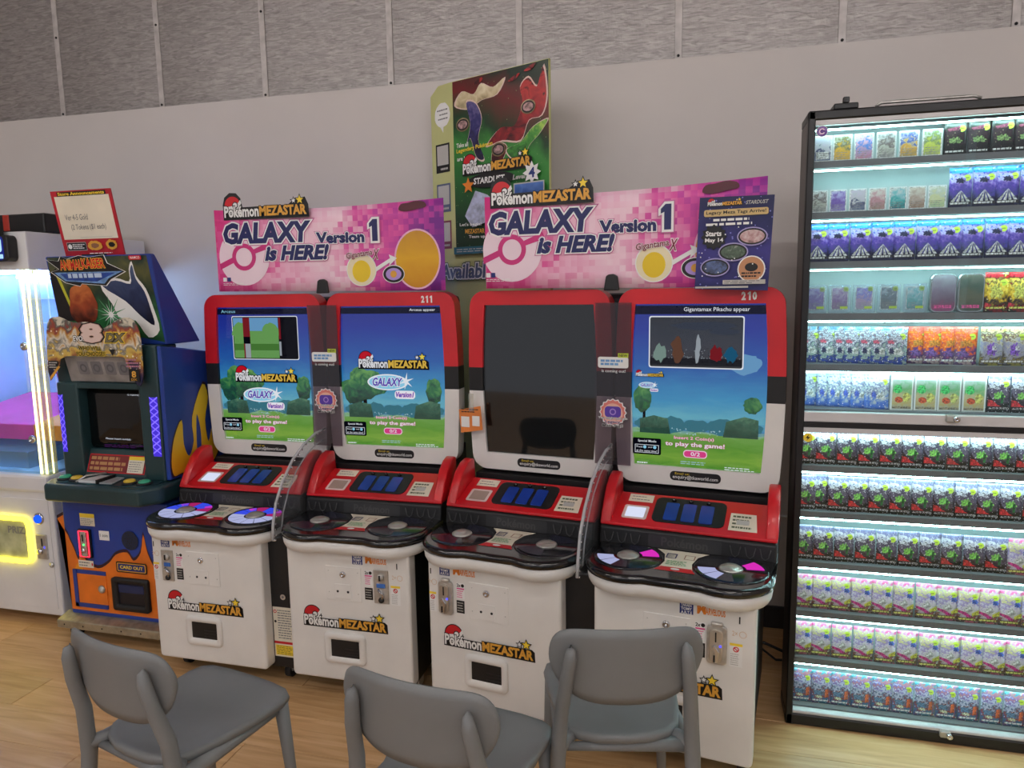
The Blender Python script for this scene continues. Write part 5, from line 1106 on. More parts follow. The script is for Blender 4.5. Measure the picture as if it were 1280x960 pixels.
# two black cases lying on its header
t = thing('black_case', 'long black storage case with a red band on the crane game', 'case', (-3.05, 2.66, 1.7835))
b = MB(); b.box(-0.45, 0.27, -0.10, 0.06, 0.0, 0.085, BLACK, 0.008); b.build('shell', t)
b = MB(); b.box(0.04, 0.075, -0.103, 0.062, 0.012, 0.083, mat('red_band', (170, 50, 36), 0.5), 0.003, 1); b.build('band', t, 'red band')
t = thing('black_case', 'short black case with white emblem beside the red notice', 'case', (-2.86, 2.86, 1.7835))
b = MB(); b.box(-0.06, 0.075, -0.09, 0.08, 0.0, 0.095, BLACK, 0.008); b.build('shell', t)
d = Deco(front(-0.09)); d.rect(-0.03, 0.02, 0.005, 0.075, mat('dull_red', (90, 26, 26), 0.5, var=0.2, scale=60)); d.poly(blob(0.045, 0.065, 0.018, 0.010, 3), CREAM); d.poly(blob(0.045, 0.032, 0.024, 0.012, 8), GREYL); d.build('emblem_print', t)

# ================================================================ TALL GLASS DISPLAY CASE
GX0, GX1, GY0, GY1 = 0.320, 1.135, 2.443, 2.598
GB = Vector(((GX0+GX1)/2, (GY0+GY1)/2, 0))
t = thing('display_case', 'tall black framed glass case lit by white strips, full of card packs', 'display case', GB)
def gp(b, name, label=None): return b.build(name, t, label, loc=-GB)
FRM = mat('case_black', (20, 19, 22), 0.4, var=0.08)
ALU = mat('case_pale_rail', (206, 204, 206), 0.45, var=0.03)
b = MB(); b.box(GX0, GX1, GY0, GY1, 0.0, 0.040, FRM, 0.004, 1); b.box(GX0, GX1, GY0, GY1, 2.008, 2.036, FRM, 0.004, 1)
for x in (GX0, GX1-0.022): b.box(x, x+0.022, GY0, GY0+0.03, 0.0, 2.036, FRM, 0.003, 1)
b.box(GX0, GX1, GY0+0.002, GY0+0.03, 1.044, 1.062, FRM, 0.002, 1)
gp(b, 'frame')
SIDEM = mat('case_side', (92, 84, 80), 0.45, var=0.04)
for x in (GX0+0.001, GX1-0.009):
    b = MB(); b.box(x, x+0.008, GY0+0.03, GY1, 0.04, 2.008, SIDEM); gp(b, 'side_panel')
b = MB(); b.box(GX0+0.009, GX1-0.009, GY1-0.008, GY1, 0.04, 2.008, mat('case_back', (168, 180, 182), 0.5, var=0.03)); gp(b, 'back_panel')
SH = [1.888, 1.731, 1.576, 1.411, 1.246, 1.099, 0.907, 0.749, 0.573, 0.398, 0.227, 0.052]
TOPS = [1.989, 1.865, 1.708, 1.553, 1.388, 1.223, 1.023, 0.884, 0.726, 0.550, 0.375, 0.204]
SHM = mat('shelf_grey', (96, 96, 100), 0.5, var=0.05)
LEDW = emit('cool_led', (196, 248, 246), 30.0)
for i, z in enumerate(SH):
    b = MB(); th = 0.006
    b.box(GX0+0.01, GX1-0.01, 2.484, GY1-0.008, z-th, z, SHM)
    if i not in (5, 11): b.box(GX0+0.01, GX1-0.01, 2.482, 2.485, z-0.020, z+0.001, SHM)
    gp(b, 'shelf')
    zt = TOPS[i]
    b = MB(); b.box(GX0+0.02, GX1-0.02, 2.490, 2.500, zt-0.005, zt-0.001, LEDW); gp(b, 'light_strip', 'glowing white light strip')
for z0, z1 in ((1.062, 1.095), (1.026, 1.044), (0.040, 0.050), (1.992, 2.008)):
    b = MB(); b.box(GX0+0.018, GX1-0.018, GY0+0.004, GY0+0.02, z0, z1, ALU, 0.002, 1); gp(b, 'pale_rail')
b = MB(); b.box(GX0+0.018, GX1-0.018, GY0+0.006, 2.59, 0.028, 0.045, ALU); gp(b, 'pale_rail')
CG = clear('case_glass', (252, 255, 255), 0.0, 0.01, 1.42)
for z0, z1 in ((1.09, 1.995), (0.048, 1.03)):
    for x0, x1, y in ((GX0+0.018, 0.79, GY0+0.010), (0.765, GX1-0.018, GY0+0.018)):
        b = MB(); b.box(x0, x1, y, y+0.004, z0, z1, CG); gp(b, 'glass_door')
for x, z in ((0.768, 1.085), (0.81, 0.036)):
    b = MB(); b.box(x-0.016, x+0.016, GY0-0.010, GY0+0.01, z-0.010, z+0.012, STEEL, 0.003, 1); b.lathe([(0.009, 0), (0.009, 0.010), (0.003, 0.010), (0, 0.006)], (x+0.010, GY0-0.010, z+0.001), 'y', CHROME, 14); gp(b, 'door_lock', 'chrome door lock')
b = MB(); b.box(0.392, 0.462, GY0+0.004, GY0+0.09, 2.036, 2.054, FRM, 0.003, 1); b.box(0.418, 0.436, GY0+0.004, GY0+0.02, 2.054, 2.072, FRM, 0.002, 1); gp(b, 'top_bracket')
b = MB(); b.tube([(0.515, GY0+0.03, 2.042), (0.53, GY0+0.03, 2.052), (0.78, GY0+0.03, 2.052), (0.80, GY0+0.03, 2.044)], 0.005, STEEL, 8); gp(b, 'top_rod')
d = Deco(front(GY0+0.010)); d.disc(0.362, 1.975, 0.017, WHITE2); d.disc(0.362, 1.975, 0.0155, mat('plum_print', (92, 50, 130), 0.35, var=0.1)); d.ring(0.362, 1.975, 0.006, 0.009, PINKW, a0=30, a1=330, n=16); d.ring(0.362, 1.975, 0.011, 0.0125, mat('lilac_print', (180, 150, 220)), a0=0, a1=250, n=16); gp(d, 'round_sticker', 'round purple sticker') if False else d.build('round_sticker', t, 'round purple sticker', loc=-GB)
d = Deco(front(GY0+0.010)); d.disc(0.357, 1.008, 0.015, YELLOW); d.poly([(0.360, 1.019), (0.349, 1.006), (0.356, 1.006), (0.352, 0.997), (0.364, 1.010), (0.357, 1.010)], INK); d.build('round_sticker', t, 'round yellow sticker with a lightning bolt', loc=-GB)

ORD = ['first', 'second', 'third', 'fourth', 'fifth', 'sixth', 'seventh', 'eighth', 'ninth', 'tenth', 'eleventh', 'twelfth', 'thirteenth', 'fourteenth']
STK = mat('price_sticker', (204, 226, 74), 0.5, var=0.02)
STKI = mat('price_ink', (120, 140, 40), 0.5, var=0)
def sticker_mesh(u, v, r=0.0098):
    d = Deco(front(0.0), 0.0); d.n = 0.0; d.disc(u, v, r, STK, n=14); d.lines(u-r*0.5, v-r*0.25, u+r*0.5, v+r*0.3, 1, STKI, 0.6, 2); return d
class Kind:
    """one sort of merchandise: shared meshes for the body, the print and the price sticker"""
    def __init__(s, name, desc, cat, body, prints=None, sticker=None, extra=None):
        s.name, s.desc, s.cat = name, desc, cat
        s.me = body.mesh(name); s.pm = prints.mesh('print', False) if prints else None; s.sm = sticker.mesh('price_sticker', False) if sticker else None; s.ex = [(n, m.mesh(n)) for n, m in (extra or [])]
    def put(s, x, z, y, label, group, rz=0.0, tilt=0.0):
        o = bpy.data.objects.new(s.name, s.me); C.objects.link(o); o.location = (x, y, z); o.rotation_euler = (tilt, 0, rz)
        tag(o, label, s.cat, group)
        for nm, me in (('print', s.pm), ('price_sticker', s.sm))+tuple(s.ex):
            if me:
                c = bpy.data.objects.new(nm, me); C.objects.link(c); c.parent = o
        return o
def pouch(w, h, m, th=0.010, foil=None):
    """crimped foil pack: pillowed body, flat zig-zag ends; origin at bottom centre, face at y = 0"""
    b = MB(); nu, nv = 6, 8
    vs = []; fs = []
    zs = [0, 0.008, 0.016, 0.03, h*0.5, h-0.03, h-0.016, h-0.008, h]
    for sgn in (0, 1):
        for j, z in enumerate(zs):
            e = 0.0 if j in (0, 1, 7, 8) else (0.5 if j in (2, 6) else 1.0)
            for i in range(nu+1):
                f_ = i/nu; x = (f_-0.5)*w*(1.0 if e == 0 else 0.985)
                bulge = e*math.sin(math.pi*f_)**0.6*th/2
                y = th/2-bulge-0.0006 if sgn == 0 else th/2+bulge+0.0006
                vs.append((x, y, z))
    k = (nu+1)*len(zs)
    for j in range(len(zs)-1):
        for i in range(nu):
            a = j*(nu+1)+i; fs.append((a, a+1, a+nu+2, a+nu+1)); fs.append((k+a, k+a+nu+1, k+a+nu+2, k+a+1))
    for i in range(nu): fs.append((i, k+i, k+i+1, i+1)); a = (len(zs)-1)*(nu+1)+i; fs.append((a, a+1, k+a+1, k+a))
    for j in range(len(zs)-1): a = j*(nu+1); fs.append((a, a+nu+1, k+a+nu+1, k+a)); a += nu; fs.append((a, k+a, k+a+nu+1, a+nu+1))
    b.add(vs, fs, m, True)
    return b
def pcol(n, c): return mat('print_'+n, c, 0.3, var=0.55, scale=170.0)
def pack_print(w, h, top_c, text_c, blobs, words=None, strip=None):
    d = Deco(front(0.0), 0.0006)
    for (pts_, m) in blobs:
        rg = random.Random(len(pts_)); c_ = (sum(p[0] for p in pts_)/len(pts_), sum(p[1] for p in pts_)/len(pts_)); q_ = []
        for i, p in enumerate(pts_):
            n_ = pts_[(i+1) % len(pts_)]; k_ = rg.uniform(0.55, 1.15) if len(pts_) > 12 else 1.0
            q_.append((c_[0]+(p[0]-c_[0])*k_, c_[1]+(p[1]-c_[1])*k_))
        d.poly([(p[0]*w, p[1]*h) for p in q_], m)
    if top_c: d.rect(-w*0.46, h*0.86, w*0.46, h*0.93, top_c)
    if strip: d.rect(-w*0.47, h*0.075, w*0.47, h*0.155, strip)
    if words == '~': d.lines(-w*0.44, h*0.085, w*0.44, h*0.145, 1, text_c, 0.8, 5)
    elif words: d.text(words, -w*0.44, h*0.085, w*0.44, h*0.145, text_c, 0.03)
    return d
PH, PW = 0.120, 0.0635
def P(*a): return list(a)
# --- the sorts of packs
def band(name, cols, **k): return art(name, [(p, tuple(max(0, min(255, 118+(q-128)*1.25)) for q in c)) for p, c in cols], PH, k.pop('amp', 0.22)*2.4, k.pop('scale', 60)*1.3, rough=0.28, **k)
def mk_pack(name, desc, cols, blobs, words=None, text_c=None, strip=None, top_c=None, amp=0.2, scale=60, w=PW, h=PH, th=0.010, mixc=None):
    m = band('foil_'+desc.replace(' ', '_'), cols, amp=amp, scale=scale, mix=mixc)
    return Kind(name, desc, 'card pack', pouch(w, h, m, th), pack_print(w, h, top_c, text_c, blobs, words, strip), sticker_mesh(w*0.25, h*0.745))
GREENK = mk_pack('card_pack', 'green and black foil pack', [(0.0, (30, 60, 40)), (0.14, (40, 46, 44)), (0.3, (90, 84, 96)), (0.5, (120, 112, 130)), (0.62, (64, 52, 78)), (0.74, (210, 206, 214)), (0.86, (120, 116, 150)), (1.0, (140, 140, 170))],
    [([(-0.48, 0.42), (-0.30, 0.34), (-0.05, 0.20), (0.12, 0.16), (-0.48, 0.16)], pcol('crimson', (170, 40, 44))), ([(-0.48, 0.55), (-0.40, 0.42), (-0.22, 0.30), (-0.48, 0.34)], pcol('black', (30, 24, 30))), (blob(0.02, 0.44, 0.24, 0.12, 3), pcol('leaf', (110, 170, 80))), ([(0.08, 0.24), (0.18, 0.24), (0.2, 0.46), (0.12, 0.5), (0.06, 0.44)], pcol('pine', (30, 90, 50)))], 'ムニキスゼロ', pcol('pale', (220, 220, 210)), pcol('black', (30, 24, 30)), amp=0.16, mixc=((226, 222, 232), 150, 0.22))
PINKK = mk_pack('card_pack', 'silver and pink foil pack', [(0.0, (220, 130, 150)), (0.1, (90, 80, 60)), (0.25, (196, 190, 196)), (0.45, (206, 200, 210)), (0.6, (150, 130, 190)), (0.75, (206, 200, 140)), (0.88, (190, 160, 190)), (1.0, (210, 110, 150))],
    [([(-0.48, 0.36), (-0.1, 0.30), (0.05, 0.22), (-0.1, 0.20), (-0.48, 0.30)], pcol('magenta', (206, 50, 120))), ([(-0.05, 0.27), (0.15, 0.21), (0.1, 0.16), (-0.1, 0.18)], pcol('magenta', (206, 50, 120))), ([(0.15, 0.28), (0.48, 0.40), (0.48, 0.26), (0.2, 0.2)], pcol('lime', (200, 200, 70))), ([(-0.28, 0.34), (0.05, 0.52), (0.30, 0.34), (0.05, 0.30)], pcol('silver', (206, 202, 206))), (blob(0.28, 0.62, 0.14, 0.08, 5), pcol('cobalt', (60, 90, 190)))], '~', pcol('gold', (200, 180, 90)), pcol('brown', (70, 56, 40)), amp=0.2, mixc=((240, 236, 200), 120, 0.18))
TEALK = mk_pack('card_pack', 'red and teal foil pack', [(0.0, (70, 130, 150)), (0.12, (90, 100, 150)), (0.28, (150, 80, 70)), (0.45, (90, 110, 140)), (0.6, (190, 190, 210)), (0.75, (120, 110, 170)), (0.88, (190, 130, 120)), (1.0, (90, 150, 170))],
    [(blob(-0.12, 0.34, 0.26, 0.10, 4), pcol('steel', (70, 100, 130))), ([(0.18, 0.2), (0.38, 0.22), (0.34, 0.5), (0.2, 0.44)], pcol('vermil', (216, 80, 50))), (blob(-0.1, 0.22, 0.2, 0.05, 7), pcol('sand', (190, 170, 140)))], '~', pcol('pale', (220, 220, 210)), None, amp=0.24, mixc=((230, 230, 240), 130, 0.18))
BLUEK = mk_pack('card_pack', 'blue and violet foil pack', [(0.0, (40, 36, 90)), (0.14, (40, 40, 80)), (0.3, (90, 90, 150)), (0.5, (100, 80, 170)), (0.65, (150, 130, 200)), (0.76, (190, 190, 220)), (0.88, (60, 90, 190)), (1.0, (50, 120, 220))],
    [([(-0.48, 0.12), (0.0, 0.44), (-0.30, 0.12)], pcol('ray', (190, 196, 210))), ([(-0.2, 0.12), (0.0, 0.44), (-0.05, 0.12)], pcol('ray', (190, 196, 210))), ([(0.05, 0.12), (0.0, 0.44), (0.2, 0.12)], pcol('ray', (190, 196, 210))), ([(0.30, 0.12), (0.0, 0.44), (0.48, 0.12)], pcol('ray', (190, 196, 210))), (blob(-0.04, 0.68, 0.2, 0.08, 8), pcol('ink', (30, 34, 70)))], '~', pcol('pale', (220, 220, 210)), pcol('black', (30, 24, 30)), top_c=pcol('azure', (40, 110, 220)), amp=0.16)
NOIRK = mk_pack('card_pack', 'black foil pack with green glints', [(0.0, (26, 30, 26)), (0.3, (40, 36, 38)), (0.5, (70, 40, 60)), (0.7, (60, 66, 50)), (0.9, (60, 54, 60)), (1.0, (30, 32, 30))],
    [(blob(0.0, 0.42, 0.28, 0.10, 3), pcol('moss', (96, 120, 70))), ([(-0.4, 0.74), (0.2, 0.82), (0.1, 0.70), (-0.3, 0.68)], pcol('rosewood', (120, 60, 80)))], '~', pcol('pale', (220, 220, 210)), None, amp=0.3, h=0.106, mixc=((150, 150, 120), 110, 0.14))
GOLDK = mk_pack('card_pack', 'gold and red foil pack', [(0.0, (150, 40, 40)), (0.12, (40, 40, 50)), (0.3, (110, 90, 50)), (0.5, (220, 190, 60)), (0.7, (236, 214, 110)), (0.86, (90, 80, 60)), (1.0, (200, 40, 50))],
    [(blob(0.0, 0.52, 0.26, 0.22, 3), pcol('lemon', (240, 216, 80))), ([(-0.48, 0.88), (0.1, 0.88), (0.05, 0.97), (-0.48, 0.97)], pcol('scarlet', (206, 40, 50))), ([(-0.48, 0.25), (-0.2, 0.2), (-0.3, 0.12), (-0.48, 0.12)], pcol('scarlet', (206, 40, 50)))], '~', pcol('lemon', (240, 216, 80)), None, amp=0.26, w=0.066, h=0.122, mixc=((250, 240, 180), 90, 0.15))
SILVK = mk_pack('card_pack', 'silver and navy foil pack', [(0.0, (60, 90, 170)), (0.12, (80, 90, 130)), (0.3, (170, 190, 180)), (0.45, (90, 90, 120)), (0.6, (200, 200, 210)), (0.75, (110, 90, 110)), (0.9, (200, 210, 220)), (1.0, (120, 160, 210))],
    [(blob(0.1, 0.34, 0.24, 0.12, 3), pcol('mint', (180, 206, 170))), (blob(-0.2, 0.36, 0.12, 0.10, 9), pcol('ink', (30, 34, 70))), (blob(-0.25, 0.60, 0.16, 0.06, 4), pcol('rose', (170, 70, 90)))], None, None, None, amp=0.3, th=0.006, mixc=((240, 240, 246), 110, 0.2))
REDK = mk_pack('card_pack', 'red and orange foil pack', [(0.0, (190, 170, 170)), (0.12, (110, 80, 110)), (0.3, (110, 80, 140)), (0.48, (220, 110, 50)), (0.62, (240, 150, 60)), (0.78, (216, 90, 60)), (0.9, (230, 150, 130)), (1.0, (226, 120, 110))],
    [(blob(0.05, 0.56, 0.3, 0.10, 3), pcol('fire', (236, 110, 40))), (blob(-0.1, 0.30, 0.26, 0.10, 5), pcol('plum', (96, 70, 130)))], '~', pcol('pale', (220, 220, 210)), None, amp=0.26, th=0.008, mixc=((250, 220, 160), 90, 0.14))
PURPK = mk_pack('card_pack', 'grey and purple foil pack', [(0.0, (170, 160, 90)), (0.12, (90, 80, 70)), (0.3, (170, 170, 180)), (0.5, (150, 150, 180)), (0.65, (196, 190, 170)), (0.78, (110, 70, 80)), (0.9, (226, 220, 170)), (1.0, (214, 206, 140))],
    [(blob(0.0, 0.42, 0.2, 0.19, 3), pcol('purple', (110, 70, 180))), (blob(0.1, 0.46, 0.10, 0.08, 6), pcol('ice', (180, 190, 230)))], '~', pcol('pale', (220, 220, 210)), pcol('olive', (90, 80, 50)), amp=0.24)
# --- loose cards in sleeves or hard cases
CARDC = [('grey and lilac', [(0.0, (120, 130, 150)), (0.4, (80, 84, 120)), (0.5, (190, 190, 200)), (1.0, (200, 190, 210))]), ('amber', [(0.0, (190, 160, 90)), (0.35, (222, 170, 50)), (0.55, (180, 150, 70)), (0.7, (110, 110, 80)), (1.0, (190, 190, 170))]), ('blue and pink', [(0.0, (190, 130, 150)), (0.4, (180, 150, 190)), (0.6, (60, 130, 210)), (0.8, (220, 170, 190)), (1.0, (150, 190, 230))]), ('grey', [(0.0, (140, 140, 140)), (0.4, (190, 190, 180)), (0.6, (110, 100, 100)), (1.0, (206, 206, 206))]), ('blue and sand', [(0.0, (160, 140, 90)), (0.4, (212, 160, 60)), (0.55, (196, 180, 140)), (0.7, (60, 90, 170)), (1.0, (190, 190, 200))]), ('lime', [(0.0, (160, 170, 120)), (0.4, (196, 206, 80)), (0.7, (120, 140, 90)), (1.0, (206, 210, 200))]), ('teal', [(0.0, (60, 110, 120)), (0.4, (70, 170, 170)), (0.7, (140, 190, 200)), (1.0, (200, 206, 206))])]
LILAC = [('violet', [(0.0, (150, 140, 190)), (0.5, (110, 80, 170)), (0.8, (160, 150, 210)), (1.0, (180, 180, 220))]), ('pale green', [(0.0, (170, 190, 150)), (0.5, (206, 206, 160)), (0.8, (190, 200, 190)), (1.0, (220, 220, 210))]), ('rose', [(0.0, (160, 130, 120)), (0.5, (190, 140, 150)), (0.8, (206, 190, 190)), (1.0, (210, 206, 200))])]
SLEEVE = mat('card_sleeve', (222, 226, 228), 0.2, var=0.02)
CLEARB = clear('card_case_acrylic', (232, 238, 244), 0.12, 0.03, 1.45)
def card_kind(desc, cols, w, h, case=False):
    m = art('card_'+desc.replace(' ', '_'), cols, h, 0.7, 70, rough=0.2, mix=((232, 230, 224), 90, 0.12))
    b = MB(); 
    if case: b.prism(rr(-w/2, 0, w/2, h, 0.004, 2), 0.0, 0.012, 'y', CLEARB)
    else: b.prism(rr(-w/2, 0, w/2, h, 0.0025, 2), 0.0, 0.0025, 'y', SLEEVE)
    d = Deco(front(0.004 if case else 0.0), 0.0004)
    k = 0.12 if case else 0.05
    d.rect(-w*(0.5-k), h*k, w*(0.5-k), h*(1-k*0.8), pcol('card_edge', (214, 212, 206))); d.rect(-w*(0.46-k), h*(k+0.03), w*(0.46-k), h*(0.97-k*0.8), m); d.rect(-w*(0.4-k), h*(k+0.08), w*(0.4-k), h*0.40, pcol('card_text', (180, 178, 172))) if desc.startswith('grey and') else None
    d.lines(-w*(0.4-k), h*(k+0.09), w*(0.4-k), h*0.38, 3, pcol('card_ink', (110, 106, 104)), 0.3, 5)
    st = sticker_mesh(w*0.26, h*0.84, 0.008); st.n = 0.0; st.rect(w*0.02, h*0.16, w*0.36, h*0.24, STK)
    return Kind('cased_card' if case else 'trading_card', ('cased ' if case else '')+desc+' trading card', 'trading card', b, d, st)
def label_for(kind, n, shelf): return '%s %s from left, %s shelf down in the case' % (ORD[n], kind.desc, ORD[shelf-1])
def fill(shelf, kind_list, y=2.505):
    """kind_list: (kind, x0, x1[, y shift, rz]) in order from the left"""
    cnt = {}
    for it in kind_list:
        k, x0, x1 = it[:3]; dy = it[3] if len(it) > 3 else random.uniform(-0.001, 0.003); rz = it[4] if len(it) > 4 else R(random.uniform(-2, 2))
        n = cnt.get(k.desc, 0); cnt[k.desc] = n+1
        k.put((x0+x1)/2, SH[shelf-1]+0.0003, y+dy, label_for(k, n, shelf), '%ss on the %s shelf' % (k.desc, ORD[shelf-1]), rz)
def run(kind, xs): return [(kind, xs[i], xs[i+1]) for i in range(len(xs)-1)]
def ext(xs, end=1.10):
    xs = list(xs); p = (xs[-1]-xs[-4])/3
    while xs[-1]+p < end: xs.append(xs[-1]+p)
    return xs
c1 = [card_kind(n, c, 0.056, 0.083) for n, c in CARDC[:6]]
xs1 = [0.3458, 0.4011, 0.4621, 0.5251, 0.5887, 0.653, 0.7175]
fill(1, [(c1[i], xs1[i], xs1[i+1]) for i in range(6)]+run(NOIRK, ext([0.7175, 0.781, 0.8471, 0.9063], 0.99)))
c2d = [CARDC[3], LILAC[0], CARDC[0], LILAC[2], CARDC[6], ('sepia', [(0.0, (150, 120, 100)), (0.5, (180, 160, 150)), (1.0, (206, 200, 190))]), LILAC[1]]
xs2 = [0.3419, 0.3977, 0.4545, 0.5116, 0.568, 0.6275, 0.6773, 0.7394]
c2 = [card_kind('small '+n, c, 0.051, 0.072) for n, c in c2d]
fill(2, [(c2[i], xs2[i], xs2[i+1]) for i in range(7)]+run(BLUEK, ext([0.7394, 0.8047, 0.8675, 0.9305])))
fill(3, run(BLUEK, ext([0.3405, 0.4006, 0.4655, 0.5328, 0.591, 0.6575, 0.7214, 0.7819, 0.8456, 0.9113, 0.9692])))
c4d = [LILAC[0], ('plum', [(0.0, (120, 100, 130)), (0.4, (130, 80, 150)), (0.7, (170, 140, 190)), (1.0, (190, 180, 200))]), ('mauve', [(0.0, (170, 160, 170)), (0.4, (190, 150, 190)), (0.7, (110, 100, 200)), (1.0, (190, 190, 220))]), ('slate', [(0.0, (100, 110, 110)), (0.4, (70, 90, 100)), (0.7, (90, 110, 130)), (1.0, (170, 180, 190))]), CARDC[6]]
xs4 = [0.3378, 0.4076, 0.4802, 0.5517, 0.6248, 0.702]
c4 = [card_kind(n, c, 0.066, 0.092, True) for n, c in c4d]
def tin_kind(desc, cols):
    m = art('tin_'+desc.replace(' ', '_'), cols, 0.12, 0.3, 40, rough=0.25, metal=0.3)
    b = MB(); b.prism(rr(-0.037, 0, 0.037, 0.121, 0.018, 6), 0.0, 0.02, 'y', mat('tin_rim', (176, 178, 180), 0.25, metal=0.9), 0.002, 1)
    d = Deco(front(0.0), 0.0006); d.rrect(-0.033, 0.005, 0.033, 0.116, 0.015, m); d.lines(-0.025, 0.012, 0.025, 0.026, 1, pcol('tin_ink', (170, 60, 110)), 0.7, 2)
    return Kind('card_tin', desc+' card tin', 'tin', b, d, sticker_mesh(0.02, 0.096))
t4 = [tin_kind('pink silver', [(0.0, (150, 70, 110)), (0.3, (110, 90, 110)), (0.6, (130, 120, 140)), (1.0, (150, 150, 160))]), tin_kind('dark green', [(0.0, (60, 70, 60)), (0.4, (100, 100, 80)), (0.7, (70, 90, 80)), (1.0, (110, 110, 100))])]
fill(4, [(c4[i], xs4[i], xs4[i+1], 0.0, 0.0) for i in range(5)]+[(t4[0], 0.702, 0.782, 0.0, 0.0), (t4[1], 0.782, 0.856, 0.0, 0.0)]+run(GOLDK, ext([0.856, 0.9223, 0.9856, 1.05])))
x5 = [0.3355, 0.3905, 0.4375, 0.4668, 0.5103, 0.5446, 0.5857]
fill(5, [(SILVK, x, x+PW, 0.050-0.0075*i, 0.0) for i, x in enumerate(x5)]+[(REDK, x, x+PW, 0.050-0.010*i, 0.0) for i, x in enumerate([0.6264, 0.6588, 0.7016, 0.7481, 0.7848][:5])]+run(PURPK, [0.853, 0.9165, 0.98, 1.0435, 1.107]), 2.500)
x6 = [0.3350, 0.3898, 0.4219, 0.4606, 0.4928, 0.532, 0.5408]
SILVB = mk_pack('card_pack', 'silver and blue foil pack', [(0.0, (80, 120, 200)), (0.2, (110, 140, 200)), (0.4, (190, 200, 200)), (0.6, (120, 120, 160)), (0.75, (210, 214, 220)), (1.0, (170, 190, 220))], [(blob(0.1, 0.36, 0.22, 0.12, 3), pcol('mint', (180, 206, 170))), (blob(-0.2, 0.4, 0.12, 0.10, 9), pcol('denim', (60, 80, 160)))], None, None, None, amp=0.3, th=0.006, mixc=((240, 240, 246), 110, 0.2))
BOXM = mat('box_white', (226, 228, 226), 0.4)
bb = MB(); bb.box(-0.033, 0.033, 0.0, 0.045, 0.0, 0.119, BOXM, 0.001, 1)
dd = Deco(front(0.0), 0.0006); dd.rect(-0.028, 0.004, 0.028, 0.098, art('box_art', [(0.0, (170, 180, 170)), (0.2, (190, 170, 110)), (0.45, (200, 190, 150)), (0.7, (110, 180, 120)), (1.0, (190, 200, 200))], 0.1, 0.3, 50)); dd.poly([(p[0]*0.06, p[1]*0.1) for p in blob(-0.2, 0.68, 0.2, 0.14, 3)], pcol('jade', (60, 170, 90))); dd.poly([(p[0]*0.06, p[1]*0.1) for p in blob(0.22, 0.42, 0.18, 0.16, 5)], pcol('straw', (216, 200, 90))); dd.poly([(p[0]*0.06, p[1]*0.1) for p in blob(-0.15, 0.34, 0.2, 0.1, 7)], pcol('rust', (170, 70, 40))); dd.rect(-0.028, 0.006, 0.028, 0.013, pcol('taupe', (120, 110, 90))); dd.lines(-0.026, 0.108, -0.01, 0.117, 2, GREY, 0.5, 2); dd.disc(-0.002, 0.112, 0.002, INK, n=8); dd.lines(0.006, 0.109, 0.028, 0.116, 1, pcol('straw', (216, 200, 90)), 0.6, 3)
BOXK = Kind('card_box', 'white card box', 'box', bb, dd, sticker_mesh(0.017, 0.088))
fill(6, [(SILVB, x, x+PW, 0.050-0.0075*i, 0.0) for i, x in enumerate(x6)]+[(BOXK, a, b_, 0.0, 0.0) for a, b_ in ((0.6065, 0.6735), (0.675, 0.742), (0.7425, 0.8095), (0.812, 0.879))]+run(GREENK, [0.8832, 0.947, 1.0112, 1.0755]), 2.500)
fill(7, run(GREENK, ext([0.334, 0.3895, 0.4557, 0.5195, 0.5852, 0.6494, 0.7143, 0.7794, 0.8466, 0.9118, 0.9761])))
fill(8, [(GREENK, 0.3335, 0.397), (GREENK, 0.376, 0.4395, 0.014, 0.0)]+run(GREENK, ext([0.4363, 0.4969, 0.5607, 0.6214, 0.6862, 0.7517, 0.8146, 0.8761, 0.9399, 1.0043])))
fill(9, run(GREENK, [0.3335, 0.3945, 0.4592, 0.5247, 0.5898, 0.6552, 0.7212, 0.7841, 0.8477, 0.9115, 0.9743])+run(PINKK, [0.9743, 1.038, 1.102]))
fill(10, run(PINKK, ext([0.3384, 0.3997, 0.4602, 0.52, 0.5854, 0.648, 0.7167, 0.7855, 0.8423, 0.905, 0.9633, 1.0272])))
fill(11, run(PINKK, ext([0.3406, 0.4004, 0.4648, 0.5336, 0.6014, 0.6688, 0.7364, 0.7994, 0.8614, 0.9268, 0.99, 1.0553])))
fill(12, run(TEALK, ext([0.348, 0.4104, 0.472, 0.5348, 0.6026, 0.6649, 0.7308, 0.7983, 0.8623, 0.9303, 0.9972, 1.0631])))

